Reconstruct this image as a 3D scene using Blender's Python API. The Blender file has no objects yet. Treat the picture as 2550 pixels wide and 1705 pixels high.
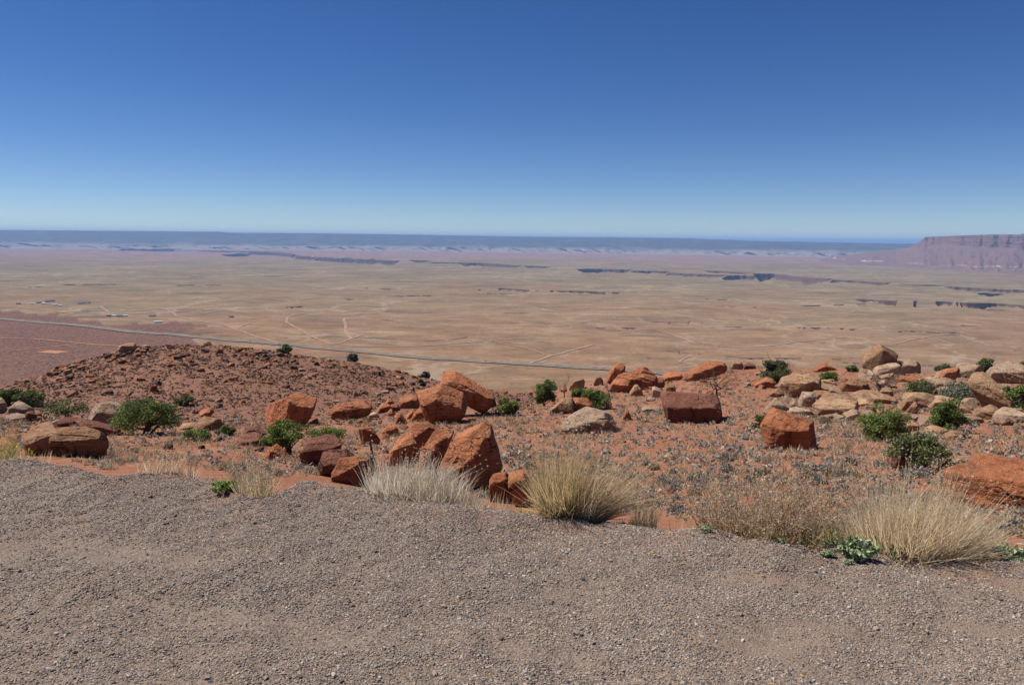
import bpy, math, random
import numpy as np
from mathutils import Matrix, Vector

# ------------------------------------------------------------------ camera, sky, sun, exposure
scene = bpy.context.scene
COL = scene.collection
random.seed(7)
RNG = np.random.default_rng(11)

IW, IH = 2550.0, 1705.0            # photograph size, used to measure sight lines
LENS, SENSOR = 26.0, 36.0
F = IW * LENS / SENSOR             # focal length in photograph pixels
EYE = 1.65
PITCH = math.atan((IH / 2 - 596.0) / F)
ROLL = math.radians(0.54)
f_ = np.array([0, math.cos(PITCH), -math.sin(PITCH)])
u0 = np.array([0, math.sin(PITCH), math.cos(PITCH)])
r0 = np.array([1.0, 0, 0])
r_ = r0 * math.cos(ROLL) + u0 * math.sin(ROLL)
u_ = u0 * math.cos(ROLL) - r0 * math.sin(ROLL)
cam_d = bpy.data.cameras.new("camera")
cam_d.lens = LENS; cam_d.sensor_width = SENSOR; cam_d.sensor_fit = 'HORIZONTAL'
cam_d.clip_start = 0.05; cam_d.clip_end = 200000
cam = bpy.data.objects.new("camera", cam_d); COL.objects.link(cam)
M = Matrix.Identity(4)
for i in range(3):
    M[i][0] = r_[i]; M[i][1] = u_[i]; M[i][2] = -f_[i]
M[2][3] = EYE
cam.matrix_world = M
scene.camera = cam

SUN_EL, SUN_AZ = math.radians(57), math.radians(-72)      # azimuth from +Y (view), negative = left
sun_dir = np.array([math.sin(SUN_AZ) * math.cos(SUN_EL), math.cos(SUN_AZ) * math.cos(SUN_EL), math.sin(SUN_EL)])
world = bpy.data.worlds.new("World"); scene.world = world; world.use_nodes = True
wn = world.node_tree.nodes; wl = world.node_tree.links
bg = wn["Background"]
sky = wn.new("ShaderNodeTexSky"); sky.sky_type = 'NISHITA'; sky.sun_disc = False
sky.sun_elevation = SUN_EL; sky.sun_rotation = SUN_AZ
sky.altitude = 2200; sky.air_density = 0.8; sky.dust_density = 0.0; sky.ozone_density = 2.6
bg.inputs[1].default_value = 0.059
hs = wn.new("ShaderNodeHueSaturation"); hs.inputs["Saturation"].default_value = 1.27; hs.inputs["Hue"].default_value = 0.511
wl.new(sky.outputs[0], hs.inputs["Color"]); wl.new(hs.outputs[0], bg.inputs[0])
sl = bpy.data.lights.new("sun", 'SUN'); sl.energy = 4.9; sl.angle = math.radians(0.53); sl.color = (1, 0.955, 0.88)
so = bpy.data.objects.new("sun", sl); COL.objects.link(so)
so.rotation_euler = Vector(sun_dir).to_track_quat('Z', 'Y').to_euler()
scene.view_settings.view_transform = 'Standard'; scene.view_settings.look = 'None'
scene.view_settings.exposure = 0.6; scene.view_settings.gamma = 1.0
scene.view_settings.use_curve_mapping = False
scene.render.engine = 'CYCLES'
scene.cycles.max_bounces = 5; scene.cycles.diffuse_bounces = 1; scene.cycles.volume_bounces = 1
scene.cycles.use_denoising = True

# ------------------------------------------------------------------ numeric helpers
def ray(px, py):
    px = np.asarray(px, float); py = np.asarray(py, float)
    d = f_[None] * F + (px.reshape(-1, 1) - IW / 2) * r_[None] + (IH / 2 - py.reshape(-1, 1)) * u_[None]
    th = np.arctan2(d[:, 0], d[:, 1]); hor = np.hypot(d[:, 0], d[:, 1])
    return th, -d[:, 2] / hor          # azimuth, downward slope per metre
def ray1(px, py):
    a, b = ray([px], [py]); return float(a[0]), float(b[0])

def _hash(ix, iy, iz, s):
    h = (ix.astype(np.int64) * 374761393 + iy.astype(np.int64) * 668265263 + iz.astype(np.int64) * 2147483647 + s * 1274126177) & 0xFFFFFFFF
    h = ((h ^ (h >> 13)) * 1274126177) & 0xFFFFFFFF
    h = ((h ^ (h >> 16)) * 2246822519) & 0xFFFFFFFF
    return ((h ^ (h >> 15)) & 0xFFFFFF).astype(float) / 0x7FFFFF - 1.0
def vnoise(P, s=0):
    I = np.floor(P); f = P - I; I = I.astype(np.int64)
    w = f * f * f * (f * (f * 6 - 15) + 10)
    out = 0
    for a in (0, 1):
        wa = w[:, 0] if a else 1 - w[:, 0]
        for b in (0, 1):
            wb = w[:, 1] if b else 1 - w[:, 1]
            for c in (0, 1):
                wc = w[:, 2] if c else 1 - w[:, 2]
                out = out + wa * wb * wc * _hash(I[:, 0] + a, I[:, 1] + b, I[:, 2] + c, s)
    return out
def fbm(P, s=0, oct=4, gain=0.5):
    out = 0; a = 1.0; k = 1.0
    for i in range(oct):
        out = out + a * vnoise(P * k + 17.3 * i, s + i); a *= gain; k *= 2.03
    return out
def fbm2(x, y, s=0, oct=4, gain=0.5):
    return fbm(np.stack([x, y, np.full_like(x, 0.37)], 1), s, oct, gain)
def smooth(a, b, x):
    t = np.clip((x - a) / (b - a), 0, 1); return t * t * (3 - 2 * t)

# ------------------------------------------------------------------ mesh helpers
def mesh_np(name, V, faces, smoothed=True, attrs=None, colors=None):
    """faces: list of int arrays, each (n,3) or (n,4)"""
    me = bpy.data.meshes.new(name)
    V = np.asarray(V, np.float32)
    me.vertices.add(len(V)); me.vertices.foreach_set('co', V.ravel())
    faces = [np.asarray(f, np.int32) for f in faces if len(f)]
    idx = np.concatenate([f.ravel() for f in faces])
    tot = np.concatenate([np.full(len(f), f.shape[1], np.int32) for f in faces])
    st = np.concatenate([[0], np.cumsum(tot)[:-1]]).astype(np.int32)
    me.loops.add(len(idx)); me.loops.foreach_set('vertex_index', idx)
    me.polygons.add(len(tot)); me.polygons.foreach_set('loop_start', st); me.polygons.foreach_set('loop_total', tot)
    me.polygons.foreach_set('use_smooth', np.full(len(tot), smoothed, bool))
    for k, v in (attrs or {}).items():
        at = me.attributes.new(k, 'FLOAT', 'POINT'); at.data.foreach_set('value', np.asarray(v, np.float32))
    me.update(calc_edges=True)
    return me
def obj(name, me, mat=None, parent=None, loc=None, label=None, cat=None, group=None, kind=None):
    o = bpy.data.objects.new(name, me); COL.objects.link(o)
    if mat is not None and me is not None and not me.materials: me.materials.append(mat)
    if parent: o.parent = parent
    if loc is not None: o.location = loc
    if label: o['label'] = label
    if cat: o['category'] = cat
    if group: o['group'] = group
    if kind: o['kind'] = kind
    return o
def grid_faces(nr, nc):
    i = np.arange(nr - 1)[:, None] * nc + np.arange(nc - 1)[None]
    i = i.ravel(); return np.stack([i, i + 1, i + nc + 1, i + nc], 1)

class Acc:
    def __init__(s): s.V = []; s.T = []; s.Q = []; s.n = 0; s.A = []
    def add(s, V, T=None, Q=None, a=None):
        s.V.append(V)
        if T is not None and len(T): s.T.append(np.asarray(T) + s.n)
        if Q is not None and len(Q): s.Q.append(np.asarray(Q) + s.n)
        s.A.append(np.full(len(V), 0.5) if a is None else np.broadcast_to(a, (len(V),)))
        s.n += len(V)
    def mesh(s, name, smoothed=True):
        fs = []
        if s.T: fs.append(np.concatenate(s.T))
        if s.Q: fs.append(np.concatenate(s.Q))
        return mesh_np(name, np.concatenate(s.V), fs, smoothed, {'tint': np.concatenate(s.A)})

# ------------------------------------------------------------------ materials
def new_mat(name):
    m = bpy.data.materials.new(name); m.use_nodes = True
    nt = m.node_tree; b = nt.nodes["Principled BSDF"]
    b.inputs["Roughness"].default_value = 0.9
    b.inputs["Specular IOR Level"].default_value = 0.15
    return m, nt, b
class NB:
    def __init__(s, nt, alb=0.66): s.nt = nt; s.alb = alb
    def n(s, t, **kw):
        x = s.nt.nodes.new(t)
        for k, v in kw.items(): setattr(x, k, v)
        return x
    def l(s, a, b):
        if b.name == "Base Color" and s.alb != 1.0:      # overall reflectance of mineral surfaces
            x = s.nt.nodes.new("ShaderNodeMix"); x.data_type = 'RGBA'; x.blend_type = 'MULTIPLY'; x.inputs[0].default_value = 1.0
            s.nt.links.new(a, x.inputs[6]); x.inputs[7].default_value = (s.alb, s.alb, s.alb, 1); a = x.outputs[2]
        s.nt.links.new(a, b)
    def noise(s, vec, scale, detail=4, rough=0.55, dist=0.0):
        x = s.n("ShaderNodeTexNoise"); x.inputs["Scale"].default_value = scale
        x.inputs["Detail"].default_value = detail; x.inputs["Roughness"].default_value = rough
        x.inputs["Distortion"].default_value = dist
        if vec is not None: s.l(vec, x.inputs["Vector"])
        return x.outputs["Fac"]
    def ramp(s, fac, stops):
        x = s.n("ShaderNodeValToRGB"); e = x.color_ramp.elements
        while len(e) < len(stops): e.new(0.5)
        for el, (p, c) in zip(e, stops):
            el.position = p; el.color = (c, c, c, 1) if not isinstance(c, (tuple, list)) else (*c, 1)
        s.l(fac, x.inputs[0]); return x.outputs[0]
    def mix(s, fac, a, b, blend='MIX'):
        x = s.n("ShaderNodeMix", data_type='RGBA', blend_type=blend)
        for sock, v in ((x.inputs[0], fac), (x.inputs[6], a), (x.inputs[7], b)):
            if isinstance(v, (tuple, list)): sock.default_value = (*v, 1)
            elif isinstance(v, (int, float)): sock.default_value = v
            else: s.l(v, sock)
        return x.outputs[2]
    def math(s, op, a, b=None):
        x = s.n("ShaderNodeMath", operation=op)
        for sock, v in zip(x.inputs, (a, b)):
            if v is None: continue
            if isinstance(v, (int, float)): sock.default_value = v
            else: s.l(v, sock)
        return x.outputs[0]
    def mapping(s, vec, scale=(1, 1, 1), rot=(0, 0, 0)):
        x = s.n("ShaderNodeMapping"); x.inputs["Scale"].default_value = scale; x.inputs["Rotation"].default_value = rot
        s.l(vec, x.inputs["Vector"]); return x.outputs[0]
    def attr(s, name):
        x = s.n("ShaderNodeAttribute"); x.attribute_name = name; return x.outputs["Fac"]
    def pos(s): return s.n("ShaderNodeNewGeometry").outputs["Position"]
    def ocoord(s): return s.n("ShaderNodeTexCoord").outputs["Object"]
    def orand(s): return s.n("ShaderNodeObjectInfo").outputs["Random"]
    def bump(s, h, dist, strength=1.0, normal=None):
        x = s.n("ShaderNodeBump"); x.inputs["Distance"].default_value = dist; x.inputs["Strength"].default_value = strength
        s.l(h, x.inputs["Height"])
        if normal is not None: s.l(normal, x.inputs["Normal"])
        return x.outputs[0]

def rock_mat(name, c1, c2, varnish=(0.10, 0.045, 0.03), vam=0.5, strata=0.45, joined=False, tilt=0.25, rscale=1.0):
    m, nt, b = new_mat(name); g = NB(nt)
    v = g.ocoord(); rnd = g.attr('tint') if joined else g.orand()
    off = g.n("ShaderNodeVectorMath", operation='ADD'); g.l(v, off.inputs[0])
    cb = g.n("ShaderNodeCombineXYZ"); k = g.math('MULTIPLY', rnd, 37.0)
    for i in range(3): g.l(k, cb.inputs[i])
    g.l(cb.outputs[0], off.inputs[1]); v = off.outputs[0]
    big = g.noise(v, 0.9 * rscale, 5, 0.6)
    col = g.mix(g.ramp(big, [(0.36, 0.0), (0.66, 1.0)]), c1, c2)
    st = g.noise(g.mapping(v, (0.5 * rscale, 0.5 * rscale, 7 * rscale), (tilt, tilt * .6, 0)), 1.6, 4, 0.6, 0.4)
    col = g.mix(g.math('MULTIPLY', g.ramp(st, [(0.45, 0.0), (0.62, 1.0)]), strata), col, tuple(x * .62 for x in c1))
    stv = g.noise(g.mapping(v, (2.4 * rscale, 2.4 * rscale, .45 * rscale)), 1.0, 5, 0.65)
    col = g.mix(g.math('MULTIPLY', g.ramp(stv, [(0.52, 0.0), (0.68, 1.0)]), vam), col, varnish)
    fine = g.noise(v, 22 * rscale, 6, 0.7)
    col = g.mix(0.55, col, g.mix(g.ramp(fine, [(0.3, 0.25), (0.7, 0.75)]), (0, 0, 0), (1, 1, 1)), 'SOFT_LIGHT')
    dust = g.noise(v, 5 * rscale, 6, 0.7)
    col = g.mix(g.math('MULTIPLY', g.ramp(dust, [(0.55, 0.0), (0.7, 1.0)]), 0.3), col, tuple(min(1, x * 1.35) for x in c2))
    vo = g.n("ShaderNodeTexVoronoi"); vo.feature = 'DISTANCE_TO_EDGE'; vo.inputs["Scale"].default_value = 1.1 * rscale
    wv = g.n("ShaderNodeVectorMath", operation='ADD'); g.l(g.mapping(v, (1, 1, 1.7), (tilt, .3, .2)), wv.inputs[0])
    wn_ = g.n("ShaderNodeTexNoise"); wn_.inputs["Scale"].default_value = 2.2 * rscale; wn_.inputs["Detail"].default_value = 5; g.l(v, wn_.inputs["Vector"]); g.l(wn_.outputs["Color"], wv.inputs[1])
    g.l(wv.outputs[0], vo.inputs["Vector"])
    frac = g.ramp(vo.outputs["Distance"], [(0.0, 1.0), (0.022, 0.0)])
    frac = g.math('MULTIPLY', frac, g.ramp(g.noise(v, 1.3 * rscale, 3, .5), [(0.48, 0.0), (0.56, 1.0)]))
    col = g.mix(g.math('MULTIPLY', frac, .55), col, tuple(x * .45 for x in varnish))
    br = g.math('ADD', g.math('MULTIPLY', rnd, 0.36), 0.82)
    col = g.mix(1.0, col, br, 'MULTIPLY')
    g.l(col, b.inputs["Base Color"])
    h = g.math('ADD', g.math('MULTIPLY', fine, 0.35), g.math('ADD', g.noise(v, 4 * rscale, 6, 0.65), g.math('MULTIPLY', st, 0.6)))
    h = g.math('SUBTRACT', h, g.math('MULTIPLY', frac, .8))
    g.l(g.bump(h, 0.13 / rscale, 1.0), b.inputs["Normal"])
    return m

ORANGE = rock_mat("orange_sandstone", (0.45, 0.152, 0.065), (0.53, 0.22, 0.108), (0.10, 0.042, 0.026), .62)
REDBR = rock_mat("red_brown_sandstone", (0.215, 0.082, 0.05), (0.29, 0.13, 0.085), (0.10, 0.045, 0.035), .6)
TAN = rock_mat("tan_sandstone", (0.43, 0.24, 0.13), (0.52, 0.335, 0.205), (0.20, 0.10, 0.055), .5, .55)
PALE = rock_mat("pale_sandstone", (0.48, 0.315, 0.205), (0.58, 0.425, 0.305), (0.30, 0.18, 0.115), .35, .5)
BROWN = rock_mat("varnished_sandstone", (0.36, 0.17, 0.085), (0.47, 0.28, 0.165), (0.13, 0.055, 0.03), .7, .5)
RUBBLE_O = rock_mat("rubble_orange", (0.36, 0.135, 0.068), (0.45, 0.20, 0.11), (0.17, 0.08, 0.055), .5)
RUBBLE_P = rock_mat("rubble_pale", (0.43, 0.265, 0.165), (0.53, 0.375, 0.26), (0.28, 0.16, 0.11), .3)
RUBBLE_D = rock_mat("rubble_dark", (0.16, 0.085, 0.06), (0.22, 0.12, 0.085), (0.08, 0.045, 0.04), .5)
RUBBLE_J = rock_mat("rubble_mixed", (0.28, 0.125, 0.07), (0.42, 0.22, 0.135), (0.14, 0.07, 0.05), .5, joined=True, rscale=1.5)

def soil_mat():
    m, nt, b = new_mat("red_soil"); g = NB(nt); p = g.pos()
    mo = g.attr('mound')
    n1 = g.noise(p, 0.12, 5, 0.6); n2 = g.noise(p, 1.3, 6, 0.65); n3 = g.noise(p, 9, 5, 0.7)
    col = g.mix(g.ramp(n1, [(0.35, 0.0), (0.65, 1.0)]), (0.315, 0.122, 0.062), (0.365, 0.168, 0.098))
    col = g.mix(g.math('MULTIPLY', g.ramp(n2, [(0.5, 0.0), (0.68, 1.0)]), 0.55), col, (0.45, 0.26, 0.165))
    mcol = g.mix(g.ramp(n2, [(0.38, 0.0), (0.62, 1.0)]), (0.22, 0.10, 0.062), (0.285, 0.142, 0.09))
    col = g.mix(mo, col, mcol)
    vo = g.n("ShaderNodeTexVoronoi"); vo.inputs["Scale"].default_value = 5.5; g.l(p, vo.inputs["Vector"])
    chip = g.ramp(vo.outputs["Distance"], [(0.12, 1.0), (0.22, 0.0)])
    sep = g.n("ShaderNodeSeparateColor"); g.l(vo.outputs["Color"], sep.inputs[0])
    ccol = g.ramp(sep.outputs[0], [(0.0, (0.16, 0.085, 0.07)), (0.35, (0.40, 0.17, 0.09)), (0.7, (0.50, 0.33, 0.23)), (1.0, (0.58, 0.46, 0.37))])
    col = g.mix(g.math('MULTIPLY', chip, g.math('GREATER_THAN', sep.outputs[1], 0.45)), col, ccol)
    col = g.mix(0.5, col, g.mix(g.ramp(n3, [(0.3, 0.3), (0.7, 0.72)]), (0, 0, 0), (1, 1, 1)), 'SOFT_LIGHT')
    g.l(col, b.inputs["Base Color"])
    h = g.math('ADD', g.math('MULTIPLY', n3, 0.4), g.math('ADD', n2, g.math('MULTIPLY', chip, 0.5)))
    g.l(g.bump(h, 0.12, 0.9), b.inputs["Normal"]); return m
SOIL = soil_mat()

def gravel_mat():
    m, nt, b = new_mat("gravel_ground"); g = NB(nt); p = g.pos()
    vo = g.n("ShaderNodeTexVoronoi"); vo.inputs["Scale"].default_value = 115; g.l(p, vo.inputs["Vector"])
    sep = g.n("ShaderNodeSeparateColor"); g.l(vo.outputs["Color"], sep.inputs[0])
    c = g.ramp(sep.outputs[0], [(0.0, (0.09, 0.075, 0.07)), (0.4, (0.21, 0.165, 0.14)), (0.75, (0.27, 0.2, 0.155)), (1.0, (0.40, 0.35, 0.30))])
    n = g.noise(p, 1.6, 5, 0.6)
    c = g.mix(g.ramp(n, [(0.4, 0.25), (0.62, 0.8)]), c, (0.285, 0.205, 0.155))
    red = g.mix(g.noise(p, 6, 5, .6), (0.33, 0.135, 0.07), (0.36, 0.20, 0.13))
    c = g.mix(g.math('MULTIPLY', g.attr('rim'), g.ramp(g.noise(p, 3.2, 5, .65), [(0.36, 0.0), (0.6, 1.0)])), c, red)
    g.l(c, b.inputs["Base Color"])
    h = g.math('SUBTRACT', g.noise(p, 60, 4, 0.6), g.math('MULTIPLY', vo.outputs["Distance"], 0.9))
    g.l(g.bump(h, 0.006, 0.8), b.inputs["Normal"]); return m
GRAVEL = gravel_mat()

def pebble_mat():
    m, nt, b = new_mat("pebbles"); g = NB(nt); r = g.orand()
    c = g.ramp(r, [(0.0, (0.115, 0.10, 0.092)), (0.14, (0.18, 0.15, 0.134)), (0.35, (0.26, 0.21, 0.18)), (0.55, (0.355, 0.27, 0.205)),
                   (0.72, (0.41, 0.295, 0.225)), (0.86, (0.43, 0.385, 0.345)), (0.955, (0.56, 0.50, 0.45)), (0.985, (0.50, 0.27, 0.09)), (1.0, (0.62, 0.56, 0.52))])
    n = g.noise(g.ocoord(), 1.5, 3, 0.6)
    c = g.mix(0.3, c, g.mix(n, (0.1, 0.1, 0.1), (0.9, 0.9, 0.9)), 'SOFT_LIGHT')
    g.l(c, b.inputs["Base Color"]); b.inputs["Roughness"].default_value = 0.7; return m
PEBBLE = pebble_mat()

def leaf_mat(name, c1, c2, c3, trans=0.28):
    m, nt, b = new_mat(name); g = NB(nt, 1.0)
    t = g.attr('tint'); c = g.ramp(t, [(0.0, c1), (0.55, c2), (1.0, c3)])
    g.l(c, b.inputs["Base Color"]); b.inputs["Roughness"].default_value = 0.75
    if trans:
        tr = g.n("ShaderNodeBsdfTranslucent"); g.l(c, tr.inputs[0])
        mx = g.n("ShaderNodeMixShader"); mx.inputs[0].default_value = trans
        g.l(b.outputs[0], mx.inputs[1]); g.l(tr.outputs[0], mx.inputs[2])
        g.l(mx.outputs[0], nt.nodes["Material Output"].inputs[0])
    return m
JUNIPER = leaf_mat("juniper_foliage", (0.067, 0.095, 0.028), (0.129, 0.173, 0.045), (0.224, 0.27, 0.084))
JUNIPER_B = leaf_mat("bright_juniper_foliage", (0.073, 0.104, 0.027), (0.146, 0.195, 0.046), (0.244, 0.281, 0.091))
PINYON = leaf_mat("pinyon_foliage", (0.073, 0.084, 0.039), (0.129, 0.151, 0.059), (0.212, 0.224, 0.1))
GREYLEAF = leaf_mat("grey_green_foliage", (0.097, 0.113, 0.081), (0.161, 0.185, 0.121), (0.258, 0.274, 0.193))
SHRUB = leaf_mat("grey_shrub", (0.154, 0.131, 0.108), (0.294, 0.254, 0.216), (0.463, 0.402, 0.324))
SHRUB_T = leaf_mat("tan_shrub", (0.206, 0.154, 0.097), (0.36, 0.277, 0.174), (0.515, 0.399, 0.257))
STRAW = leaf_mat("straw_grass", (0.38, 0.27, 0.155), (0.60, 0.46, 0.29), (0.76, 0.65, 0.47), .6)
STRAW_G = leaf_mat("greenish_straw", (0.17, 0.19, 0.06), (0.54, 0.39, 0.20), (0.76, 0.60, 0.37), .6)
WHITEG = leaf_mat("bleached_grass", (0.44, 0.341, 0.231), (0.616, 0.517, 0.396), (0.748, 0.715, 0.605), .6)
WEED = leaf_mat("brown_weed", (0.34, 0.215, 0.125), (0.52, 0.38, 0.245), (0.70, 0.565, 0.40), .6)
GREENG = leaf_mat("green_grass", (0.134, 0.202, 0.041), (0.228, 0.336, 0.074), (0.444, 0.497, 0.161), .3)
SAGE = leaf_mat("sage_foliage", (0.22, 0.28, 0.13), (0.35, 0.42, 0.22), (0.52, 0.57, 0.37), .2)
YELLOW = leaf_mat("yellow_flowers", (0.6, 0.42, 0.03), (0.7, 0.52, 0.04), (0.78, 0.62, 0.1), .2)
def plain_mat(name, c, var=0.3, scale=6):
    m, nt, b = new_mat(name); g = NB(nt)
    b.inputs["Specular IOR Level"].default_value = 0.02
    n = g.noise(g.ocoord(), scale, 5, 0.65)
    g.l(g.mix(g.ramp(n, [(0.3, 0.0), (0.7, 1.0)]), tuple(x * (1 - var) for x in c), tuple(min(1, x * (1 + var)) for x in c)), b.inputs["Base Color"])
    g.l(g.bump(n, 0.02, 0.5), b.inputs["Normal"]); return m
BARK = plain_mat("juniper_bark", (0.16, 0.12, 0.09), .4, 9)
DEADWOOD = plain_mat("dead_wood", (0.15, 0.105, 0.08), .4, 9)
CHAR = plain_mat("charred_wood", (0.03, 0.026, 0.024), .4, 12)

# ------------------------------------------------------------------ near ground: gravel lot edge and hillside heights
EDGE_PX = [(-900, 1090), (-300, 1120), (0, 1137), (110, 1142), (175, 1158), (235, 1175), (270, 1180), (310, 1170), (390, 1160), (440, 1163),
           (500, 1173), (545, 1180), (590, 1205), (620, 1228), (660, 1230), (690, 1218), (740, 1192), (830, 1198), (900, 1203), (930, 1213),
           (1000, 1232), (1100, 1245), (1180, 1253), (1250, 1260), (1360, 1265), (1450, 1273), (1520, 1284), (1600, 1291), (1680, 1301), (1760, 1309),
           (1850, 1328), (1950, 1340), (2050, 1345), (2110, 1350), (2240, 1360), (2300, 1358), (2400, 1362), (2480, 1368), (2550, 1375), (2800, 1395), (3300, 1440)]
_e = np.array(EDGE_PX, float); _th, _sl = ray(_e[:, 0], _e[:, 1])
EDGE_TH, EDGE_R = _th, EYE / _sl
def edge_r(th):
    th = np.asarray(th, float)
    return np.interp(th, EDGE_TH, EDGE_R) + 0.04 * fbm2(th * 40, th * 0 + 3, 5, 3)

DL = np.array([6.5, 10, 15, 22, 32, 45, 60, 75, 90, 105, 120, 132.0])
NEAR_L = [1192, 1165, 1143, 1122, 1097, 1076, 1056]
NEAR_R = [1290, 1240, 1195, 1150, 1105, 1060, 1015]
COLS = [(-1400, 1000), (-600, 1000), (-200, 985), (0, 966), (80, 936), (200, 897), (320, 866), (440, 853), (560, 858), (700, 874), (800, 890), (900, 906), (1000, 926),
        (1100, 947), (1200, 966), (1280, 980), (1360, 968), (1440, 958), (1520, 945), (1640, 936), (1700, 926), (1800, 914), (1900, 916), (2000, 917),
        (2150, 921), (2300, 926), (2400, 929), (2550, 932), (3000, 945), (3900, 960)]
SH_L = np.array([.145, .338, .58, .82, 1.0]); SH_R = np.array([.30, .52, .72, .88, 1.0])
TH_G = np.linspace(-1.05, 1.05, 1000)
R_G = np.geomspace(3.0, 1200, 420)
def _build_H():
    rows_th, rows_z = [], []
    for k, d in enumerate(DL):
        ths, zs = [], []
        for (x, yc) in COLS:
            wR = float(smooth(640, 1330, np.array(float(x))))
            wM = float(smooth(1120, 1330, np.array(float(x))))
            foot = 1056 * (1 - wR) + 1015 * wR
            y = NEAR_L[k] * (1 - wR) + NEAR_R[k] * wR if k < 7 else None
            if y is None:
                s = SH_L[k - 7] * (1 - wM) + SH_R[k - 7] * wM
                y = foot + (yc - foot) * s
            t, sl_ = ray1(x, y); ths.append(t); zs.append(EYE - d * sl_)
        rows_th.append(ths); rows_z.append(zs)
    Z = np.stack([np.interp(TH_G, rows_th[k], rows_z[k]) for k in range(len(DL))])     # (12, nth)
    er = edge_r(TH_G)
    out = np.empty((len(R_G), len(TH_G)))
    for j in range(len(TH_G)):
        zc = Z[:, j]
        rr = np.concatenate([[1.0, er[j] + 0.15], DL, [140, 155, 185, 240, 650, 2000]])
        sl2 = [.42, .5, .6, .62, .62]
        ext = [zc[-1] - 8 * .27]
        lastr = 140
        for q, s in zip([155, 185, 240, 650, 2000], sl2):
            ext.append(ext[-1] - (q - lastr) * s); lastr = q
        zz = np.concatenate([[-0.14, -0.14], zc, ext])
        out[:, j] = np.interp(R_G, rr, zz)
    for it in range(3):      # soften the joints of the profile
        o2 = out.copy(); o2[1:-1] = (out[:-2] + 2 * out[1:-1] + out[2:]) / 4; out = o2
        o2 = out.copy(); o2[:, 1:-1] = (out[:, :-2] + 2 * out[:, 1:-1] + out[:, 2:]) / 4; out = o2
    tt, rr = np.meshgrid(TH_G, R_G); X = rr * np.sin(tt); Y = rr * np.cos(tt)
    x, y = X.ravel(), Y.ravel()
    n = fbm2(x / 9, y / 9, 3, 4).reshape(out.shape); n2 = fbm2(x / 1.6, y / 1.6, 8, 4).reshape(out.shape)
    w = smooth(6, 14, rr) * (1 - smooth(120, 150, rr) * .5)
    out = out + w * (0.30 * n * np.clip(rr / 60, .2, 1.2) + 0.07 * n2)
    return out
HG = _build_H()
LOGR0, LOGRS = math.log(R_G[0]), (math.log(R_G[-1]) - math.log(R_G[0])) / (len(R_G) - 1)
def H(th, r):
    th = np.asarray(th, float); r = np.asarray(r, float)
    a = np.clip((th - TH_G[0]) / (TH_G[1] - TH_G[0]), 0, len(TH_G) - 1.001); b = np.clip((np.log(r) - LOGR0) / LOGRS, 0, len(R_G) - 1.001)
    i = a.astype(int); j = b.astype(int); fa = a - i; fb = b - j
    return (HG[j, i] * (1 - fa) * (1 - fb) + HG[j, i + 1] * fa * (1 - fb) + HG[j + 1, i] * (1 - fa) * fb + HG[j + 1, i + 1] * fa * fb)
def Hxy(x, y): return H(np.arctan2(x, y), np.hypot(x, y))
_rs = np.geomspace(4.5, 150, 500)
def ground_hit(px, py, lo=4.5):
    """first point of the hillside on a sight line -> (x, y, z, horizontal distance)"""
    th, s = ray1(px, py)
    z = H(np.full_like(_rs, th), _rs)
    ok = (z >= EYE - _rs * s) & (_rs >= lo)
    if ok.any(): r = _rs[np.argmax(ok)]
    else:
        m = (_rs > 60); r = _rs[m][np.argmax(((z - EYE) / _rs)[m])]
    return r * math.sin(th), r * math.cos(th), float(H(np.array([th]), np.array([r]))[0]), r

def build_hillside():
    th = np.concatenate([np.linspace(-1.02, -0.74, 30), np.linspace(-0.73, 0.73, 500), np.linspace(0.74, 1.02, 30)])
    r = np.concatenate([np.geomspace(3.2, 150, 260), np.geomspace(155, 900, 40)])
    tt, rr = np.meshgrid(th, r)
    z = H(tt.ravel(), rr.ravel())
    x = (rr * np.sin(tt)).ravel(); y = (rr * np.cos(tt)).ravel()
    mound = (1 - smooth(0.0, 0.06, tt.ravel())) * smooth(55, 68, rr.ravel())
    # small clods and hummocks
    z = z + smooth(7, 12, rr.ravel()) * (0.035 * fbm2(x / .5, y / .5, 21, 3) + mound * 0.16 * np.abs(fbm2(x / 1.3, y / 1.3, 31, 3)))
    me = mesh_np("hillside", np.stack([x, y, z], 1), [grid_faces(len(r), len(th))[:, ::-1]], True, {'mound': mound})
    obj("hillside", me, SOIL, kind="structure")
build_hillside()

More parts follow.
